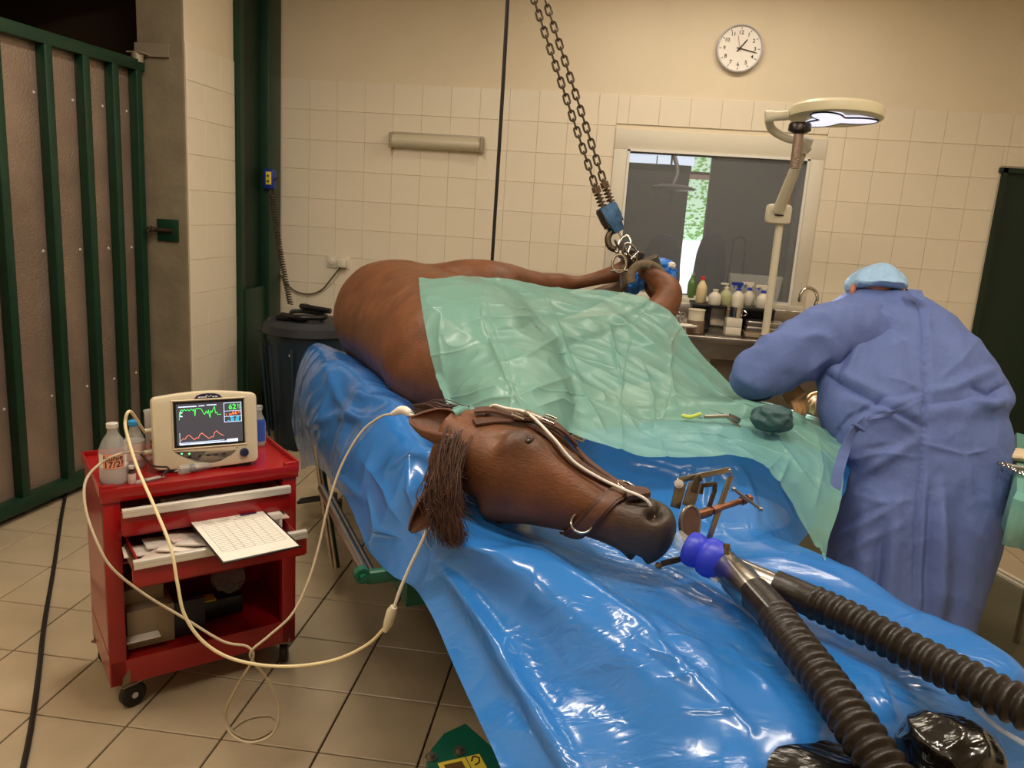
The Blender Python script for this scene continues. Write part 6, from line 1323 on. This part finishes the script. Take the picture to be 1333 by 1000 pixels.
# blue shoe covers wrapped round hooves
def blob(name, c, sx, sy, sz, material, label, cat, seed, sc=2.2, amp=.28, group=None):
    bm = bmesh.new(); bmesh.ops.create_icosphere(bm, subdivisions=4, radius=1)
    for v in bm.verts: v.co = Vector((v.co.x*sx, v.co.y*sy, v.co.z*sz))*(1+amp*(.6-2.2*abs(mnoise.noise(v.co*sc+Vector((seed, 0, 0))))))
    me = bpy.data.meshes.new(name); bm.to_mesh(me); bm.free(); me.materials.append(material); me.polygons.foreach_set('use_smooth', [True]*len(me.polygons)); o = bpy.data.objects.new(name, me); COL.objects.link(o); o.location = c
    return tag(o, label, cat, group)
blob('shoe_cover', at(824, 368, 3.98), .055, .05, .055, MT['bcov'], 'crumpled bright blue cover on the hoof left of the padded hobble', 'cover', 1)
blob('shoe_cover', at(860, 352, 4.0), .075, .05, .06, MT['bcov'], 'crumpled bright blue cover showing behind the top of the hobbled leg', 'cover', 5)
blob('shoe_cover', at(872, 368, 3.98), .03, .04, .065, MT['bcov'], 'pointed blue film end hanging right of the folded leg', 'cover', 9)
blob('cotton_wad', at(874, 346, 3.96), .02, .02, .018, MT['paper'], 'small white wad tucked in the blue cover by the window', 'wad', 12)
# ================================================================== COUNTER
CZ = .94; cy0, cy1 = 4.98, 5.5
kt = thing('steel_counter', 'brushed steel wash counter under the window', 'counter', (1.3, 5.25, 0))
MB().box((1.3, (cy0+cy1)/2, CZ-.02), (1.9, cy1-cy0, .04), bev=.006).box((1.3, cy1-.01, CZ+.07), (1.9, .02, .16), bev=.004).build('worktop', MT['steel'], kt)
MB().box((1.3, cy0+.03, CZ-.09), (1.86, .02, .1)).build('apron', MT['steel'], kt)
for x in (.38, .66, 1.9, 2.22): MB().box((x, cy0+.05, .46), (.045, .045, .9), bev=.003).build('leg', MT['steel'], kt)
MB().box((1.3, 5.25, .3), (1.86, .4, .02)).build('lower_shelf', MT['steel'], kt)
MB().box((1.28, cy0+.12, .6), (1.1, .02, .56)).build('front_panel', mat('dull_steel_panel', (128, 118, 106), .4, metal=.7, var=.1, vscale=4), kt)
MB().box((.75, 5.05, CZ+.006), (.22, .05, .012)).build('rail_clip', MT['steel'], kt)
fc = thing('tap', 'curved chrome tap rising from the steel counter', 'tap', aty(1052, 405, 5.45)); f0 = aty(1060, 402, 5.42); 
MB().tube(crv([Vector((f0.x, f0.y, CZ)), f0, aty(1064, 388, 5.40), aty(1060, 378, 5.38), aty(1050, 375, 5.36), aty(1043, 382, 5.35), aty(1041, 390, 5.35)], 40), .011, 12).build('spout', MT['chrome'], fc)
MB().cyl(Vector((f0.x, f0.y, CZ)), Vector((f0.x, f0.y, CZ+.04)), .022, n=16).cyl(aty(1041, 388, 5.35), aty(1041, 393, 5.35), .013, n=12).build('fitting', MT['chrome'], fc)
# raised black rack
rk = thing('rack', 'low black rack carrying bottles on the steel counter', 'rack', (.83, 5.3, CZ)); rz = aty(950, 397, 5.28).z
xa, xb = aty(900, 393, 5.28).x, aty(1006, 398, 5.28).x
MB().box(((xa+xb)/2, 5.3, rz-.008), (xb-xa, .26, .016), bev=.002).build('shelf', MT['black'], rk); MB().box((xa+.07, 5.34, (rz+CZ)/2), (.12, .16, rz-CZ-.012), bev=.003).build('drawer_block', MT['black'], rk); MB().box((xb-.14, 5.38, (rz+CZ)/2), (.26, .02, rz-CZ-.016)).build('back_plate', MT['black'], rk)
for x in (xa+.008, xb-.008): MB().box((x, 5.2, (rz+CZ)/2), (.016, .016, rz-CZ-.016)).build('upright', MT['black'], rk)
def lbottle(px, py_b, Y, H, R, top, label, m_='white', capm='ywhite', kind='plain', z=None):
    b = aty(px, py_b, Y); b.z = z if z is not None else rz; t_ = thing('bottle', label, 'bottle', b, 'bottles on the counter rack' if z is None else None); M_ = Matrix.Translation(b)
    mm_ = MT[m_] if isinstance(m_, str) else m_; cm = MT[capm] if isinstance(capm, str) else capm
    MB().lathe([(R*.9, 0), (R, .006), (R, H*.5), (R*.92, H*.62), (R*.5, H*.78), (R*.36, H*.84), (R*.36, H*.9)], 24, M_).build('body', mm_, t_)
    if kind == 'plain': MB().lathe([(R*.45, H*.87), (R*.45, H*.98), (R*.25, H), (0, H)], 16, M_).build('cap', cm, t_)
    elif kind == 'pump': MB().lathe([(R*.42, H*.87), (R*.42, H*.96), (R*.12, H*.97), (R*.12, H*1.12), (0, H*1.12)], 14, M_).box((-.015, 0, H*1.12), (.05, .014, .012), M=M_, bev=.003).build('pump', cm, t_)
    elif kind == 'trigger':
        MB().lathe([(R*.42, H*.87), (R*.42, H*.97), (R*.2, H*1.0), (R*.2, H*1.05)], 14, M_).build('collar', MT['cuff'], t_)
        MB().loft([[(x+dx, y*.011, z_) for x, y in ((-.5*w_, -1), (.5*w_, -1), (.5*w_, 1), (-.5*w_, 1))] for z_, w_, dx in ((H*1.03, .02, 0), (H*1.12, .03, .0), (H*1.24, .06, -.006), (H*1.32, .05, -.004))], M=M_).box((-.04, 0, H*1.24), (.02, .014, .018), M=M_).build('sprayer', cm, t_)
        MB().tube([(-.022, 0, H*1.2), (-.034, 0, H*1.1), (-.03, 0, H*1.0)], .004, 8, M=M_).build('trigger', MT['cuff'], t_)
    return t_
lbottle(912, 391, 5.3, .17, .034, 0, 'cream squeeze bottle with a red cap at the left end of the rack', mat('cream_bottle', (216, 196, 150), .4), mat('red_cap', (200, 50, 40), .4))
lbottle(930, 393, 5.22, .10, .040, 0, 'squat white tub lying second from the left on the rack', 'white', 'white')
lbottle(944, 393, 5.26, .12, .040, 0, 'rounded bottle of greenish soap with a white pump on the rack', mat('olive_soap', (170, 172, 130), .4), 'white', 'pump')
lbottle(960, 394, 5.24, .115, .040, 0, 'white spray bottle with a blue trigger, third from the right on the rack', 'white', 'bluep', 'trigger')
lbottle(974, 394, 5.33, .115, .038, 0, 'white spray bottle with a pale head, second from the right on the rack', 'white', 'white', 'trigger')
lbottle(992, 396, 5.24, .11, .040, 0, 'white spray bottle with a blue collar beside the lamp pole', 'white', 'white', 'trigger')
gbz = aty(899, 386, WY+.03); lbottle(899, 386, WY-.01, .17, .028, 0, 'tall clear bottle of green liquid standing on the window sill', mat('green_liquid', (96, 130, 60), .2, alpha=.9), 'pclear', z=WZ0+.002)
# basket, pot, boxes, jar
bk = thing('clear_basket', 'clear plastic tray leaning behind the bottles on the rack', 'tray', aty(985, 375, 5.42)); a_, b_ = aty(950, 356, 5.44), aty(1018, 360, 5.44)
MB().loft([[(x, y, z) for x, y in ((a_.x+e_, 5.40+e_*.3), (b_.x-e_, 5.40+e_*.3), (b_.x-e_, 5.50), (a_.x+e_, 5.50))] for z, e_ in ((rz+.01, .02), (a_.z-.012, .002), (a_.z, -.004))]).build('tub', MT['pclear'], bk)
p = aty(955, 412, 5.15)
pt = thing('steel_pot', 'small polished steel canister on white boxes under the rack', 'pot', p); zb = aty(955, 413, 5.15).z; ztp = aty(955, 397, 5.15).z
MB().lathe([(.05, zb), (.054, zb+.004), (.054, ztp-.02), (.058, ztp-.018), (.058, ztp-.008), (.03, ztp-.002), (.012, ztp), (0, ztp)], 32, Matrix.Translation((p.x, 5.15, 0))).build('body', MT['chrome'], pt)
MB().tube(crv([(p.x+.056, 5.13, zb+.015), (p.x+.075, 5.12, zb+.03), (p.x+.056, 5.13, zb+.05)], 12), .003, 8).build('handle', MT['chrome'], pt)
h_ = (zb-CZ)/2
for k in range(2): tag(MB().box((p.x, 5.15, CZ+h_*(k+.5)), (.095, .12, h_-.002), bev=.002).build('white_box', MT['white']), ['lower', 'upper'][k]+' white box of the two under the steel canister', 'box', 'white boxes under the canister')
p2 = aty(993, 426, 5.12); h2_ = .035
for k in range(3): 
    q_ = MB().box((p2.x+.01, 5.14, CZ+.002+h2_*(k+.5)), (.24-.006*k, .14, h2_-.003), bev=.006).build('instrument_tin', MT['steel'] if k else MT['card']); tag(q_, ['lowest', 'middle', 'topmost'][k]+' flat instrument tin of the stack behind the lamp pole', 'tin', 'instrument tins')
p3 = aty(905, 425, 5.12); jr = thing('jar', 'grey jar with a cream top at the left of the counter', 'jar', (p3.x, 5.12, CZ)); jz = aty(905, 403, 5.12).z
MB().lathe([(.052, CZ+.001), (.056, CZ+.008), (.056, CZ+(jz-CZ)*.55), (0, CZ+(jz-CZ)*.55)], 28, Matrix.Translation((p3.x, 5.12, 0))).build('body', MT['galv'], jr); MB().lathe([(.050, CZ+(jz-CZ)*.55), (.050, jz-.004), (.054, jz-.004), (.054, jz+.003), (0, jz+.003)], 28, Matrix.Translation((p3.x, 5.12, 0))).build('top', MT['cream'], jr)
for k, (px, py) in enumerate(((875, 409), (886, 409))):
    p4 = aty(px, py, 5.05); sh_ = thing('clamp_scissors', ['clamp scissors with ring handles standing left of the jar, outer pair', 'clamp scissors with ring handles standing left of the jar, inner pair'][k], 'scissors', p4, 'clamp scissors by the jar')
    for s_ in (-1, 1): MB().tube([(p4.x+s_*.014+.013*math.cos(a), 5.05, p4.z+.013*math.sin(a)) for a in np.linspace(0, 2*PI, 15)[:-1]], .003, 8, closed=True).cyl((p4.x+s_*.012, 5.05, p4.z-.012), (p4.x-s_*.003, 5.05, CZ), .003, n=6).build('handle', MT['chrome'], sh_)
blob('gauze', aty(893, 424, 5.02)+Vector((0, 0, 0)), .07, .03, .012, MT['paper'], 'small crumpled white gauze on the left end of the counter', 'gauze', 21, amp=.2)
# ================================================================== SURGICAL LAMP
LYp = 4.35; pt_ = aty(1015, 292, LYp); pb_ = aty(1003, 436, LYp); 
sl = thing('surgical_lamp', 'cream surgical lamp on a jointed pole, its lit disc over the surgeon', 'lamp', (pt_.x, LYp, 0))
MB().cyl((pt_.x, LYp, pb_.z), (pt_.x, LYp, pt_.z), .020, n=20).build('pole', MT['cream'], sl)
MB().cyl((pt_.x, LYp, .1), (pt_.x, LYp, pb_.z), .030, n=20).build('lower_pole', MT['galv'], sl)
MB().lathe([(.25, .03), (.26, .05), (.24, .08), (.06, .11), (.035, .14)], 32, Matrix.Translation((pt_.x, LYp, 0))).build('base', MT['cream'], sl)
for k in range(4): a = PI/4+PI/2*k; MB().lathe([(.0, -.012), (.03, -.012), (.03, .012), (0, .012)], 16, Matrix.Translation((pt_.x+.22*math.cos(a), LYp+.22*math.sin(a), .03)) @ Matrix.Rotation(PI/2, 4, 'X')).build('castor', MT['rubber'], sl)
jb = aty(1013, 279, LYp); MB().box(tuple(jb), (.12, .10, .10), bev=.018).build('joint_box', MT['cream'], sl); MB().box((jb.x-.005, jb.y-.052, jb.z-.005), (.045, .004, .006)).build('slot', MT['ink'], sl)
MB().cyl(aty(1022, 272, LYp), aty(1026, 238, LYp), .024, n=14).build('cable_boot', MT['galv'], sl)
LYh = 3.95
ja = aty(1013, 275, LYp-.06); je = aty(1043, 200, LYh+.18)
MB().tube([ja, ja.lerp(je, .5), je], [.030, .027, .024], 16).build('arm', mat('arm_cream', (200, 190, 165), .4), sl)
k1 = aty(1052, 188, LYh+.16)
MB().cyl(aty(1045, 198, LYh+.17), aty(1052, 180, LYh+.15), .027, n=18).cyl(aty(1047, 194, LYh+.17), aty(1049, 190, LYh+.165), .031, n=18).build('knuckle', MT['cream'], sl)
MB().tube(crv([aty(1052, 184, LYh+.15), aty(1025, 180, LYh+.14), aty(1005, 168, LYh+.08), aty(1000, 152, LYh+.02)], 24), .02, 12).build('yoke', MT['cream'], sl)
MB().cyl(aty(997, 152, LYh), aty(1026, 150, LYh), .022, n=16).cyl(aty(996, 152, LYh), aty(1006, 151.5, LYh), .028, n=16).build('yoke_joint', MT['cream'], sl)
hc_ = aty(1088, 148, LYh); hz_ = Vector((.06, .10, 1)).normalized()
hr = aty(1147, 158, LYh); hR_ = .208
MHd = Mat(hc_, z=Vector((-.02, .07, 1)), x=(1, 0, 0))
prof = [(0, .034), (hR_*.6, .036), (hR_*.92, .030), (hR_*.99, .016), (hR_, -.010), (hR_*.985, -.022), (hR_*.90, -.026), (hR_*.55, -.018), (0, -.018)]
MB().lathe(prof, 64, MHd).build('head_shell', mat('lamp_head_cream', (222, 210, 176), .35), sl)
tre = []
for k in range(90):
    a = 2*PI*k/90; r_ = hR_*(.60+.27*math.cos(3*(a+.1))); tre.append((r_*math.cos(a), r_*math.sin(a)))
MB().prism(tre, -.030, -.017, MHd).build('light_window', mat('lamp_lens', (240, 240, 255), .2, emit=(226, 228, 250), es=.85, bump=.8, bscale=14, bdist=.03), sl)
MB().tube([MHd @ Vector((x*1.02, y*1.02, -.029)) for x, y in tre], .004, 8, closed=True).build('window_rim', MT['black'], sl)
hd0 = MHd @ Vector((-.17, -.06, -.02)); hd0 = aty(1042, 160, LYh-.05)
MB().lathe([(.045, .0), (.05, -.01), (.05, -.035), (.03, -.045), (.02, -.05)], 24, Matrix.Translation(hd0)).build('hub', mat('dark_metal_hub', (60, 54, 50), .3, metal=.8), sl)
MB().lathe([(.021, 0), (.023, -.06), (.021, -.16), (0, -.163)], 20, Matrix.Translation(hd0+Vector((0, 0, -.04)))).build('sterile_handle', MT['galv'], sl)
ll = bpy.data.lights.new('surgical_beam', 'SPOT'); ll.energy = 420; ll.spot_size = math.radians(11); ll.spot_blend = .5; ll.shadow_soft_size = .08; ll.color = (1, .96, .9)
lo = bpy.data.objects.new('surgical_beam', ll); COL.objects.link(lo); lo.location = hc_+Vector((0, -.05, -.06)); tgt = at(1046, 524, 3.16); lo.rotation_euler = (tgt-lo.location).to_track_quat('-Z', 'Y').to_euler()
# ================================================================== RIGHT SIDE: instrument table, floor mat
it = thing('instrument_table', 'instrument table at the right edge under a pale green cover', 'table', (2.2, 3.2, 0))
ip = [at(1300, 545, 3.3), at(1420, 590, 3.3), at(1420, 700, 2.5), at(1290, 640, 2.5)]
zt_ = .86; q0, q1, q2, q3 = atz(1322, 562, zt_), atz(1440, 592, zt_), atz(1470, 690, zt_), atz(1322, 640, zt_)
MB().prism([(p.x, p.y) for p in (q0, q1, q2, q3)], zt_-.05, zt_-.012).build('table_top', MT['steel'], it)
cxy = (q0+q1+q2+q3)/4
for p in (q1, q2, (q0+q1)/2, (q2+q3)/2): v_ = p.lerp(cxy, .12); MB().cyl((v_.x, v_.y, 0), (v_.x, v_.y, zt_-.05), .015, n=10).build('leg', MT['steel'], it)
ed = []
per = [q0, q1, q2, q3]; PP = []
for i in range(4):
    for k in range(20): PP.append(per[i].lerp(per[(i+1) % 4], k/20))
def rim(sc_, z, amp): return [Vector((cxy.x+(p.x-cxy.x)*sc_, cxy.y+(p.y-cxy.y)*sc_, z)) + (p-cxy).normalized()*amp*math.sin(k*1.3) for k, p in enumerate(PP)]
rg = [[Vector((cxy.x, cxy.y, zt_))+(p-cxy)*.02+Vector((0, 0, .0)) for p in PP], rim(.5, zt_, 0), rim(.97, zt_, 0), rim(1.02, zt_-.02, .003), rim(1.035, zt_-.08, .008), rim(1.045, zt_-.17, .014)]
mb = MB(); mb.loft(rg, caps=False); o = mb.build('cover', MT['drape']); o.modifiers.new('t', 'SOLIDIFY').thickness = .001; tag(o, 'pale green cover hanging over the instrument table at the right edge', 'cover')
swb = blob('gauze_swab', atz(1325, 592, zt_+.02), .10, .05, .02, mat('cream_gauze', (222, 200, 166), .9), 'cream folded gauze lying on the instrument table at the right edge', 'gauze', 31, amp=.15)
for k in range(4):
    c = atz(1318+9*k, 606+4*k, zt_+.012); f_ = thing('forceps', ['leftmost', 'second from the left', 'third from the left', 'rightmost'][k]+' of the steel forceps bunched on the instrument table', 'forceps', c, 'forceps on the instrument table'); M_ = Mat(c, x=(.9, -.3+.3*k, 0), z=(0, 0, 1))
    for s_ in (-1, 1):
        MB().tube([(-.03+.013*math.cos(a), s_*.016+.013*math.sin(a), 0) for a in np.linspace(0, 2*PI, 15)[:-1]], .003, 6, closed=True, M=M_).cyl((-.018, s_*.012, 0), (.09, -s_*.002, 0), .003, n=6, M=M_).build('half', MT['chrome'], f_)
# lowered floor plate with a pale edging strip at the right
fa, fb = atz(1268, 728, .006), atz(1400, 800, .006)
dv = (fb-fa).normalized(); pv = Vector((-dv.y, dv.x, 0)); pv = pv if pv.y < 0 else -pv
ML = Mat(fa, x=dv, z=(0, 0, 1)); Ln = (fb-fa).length+1.2
s_ = 1 if (ML.to_3x3() @ Vector((0, 1, 0))).dot(pv) > 0 else -1
mt_ = thing('floor_plate', 'dull grey-green metal floor plate beside the surgeon at the bottom right', 'plate', fa)
MB().box((Ln/2-.9, s_*.75, .004), (Ln+1.0, 1.45, .008), M=ML).build('plate', mat('grey_green_plate', (104, 100, 80), .35, metal=.3, var=.15, vscale=4), mt_)
MB().box((Ln/2-.9, s_*.01, .012), (Ln+1.0, .022, .024), M=ML).box((Ln/2-.9, s_*.045, .010), (Ln+1.0, .012, .02), M=ML).build('edging_strip', MT['white'], mt_)
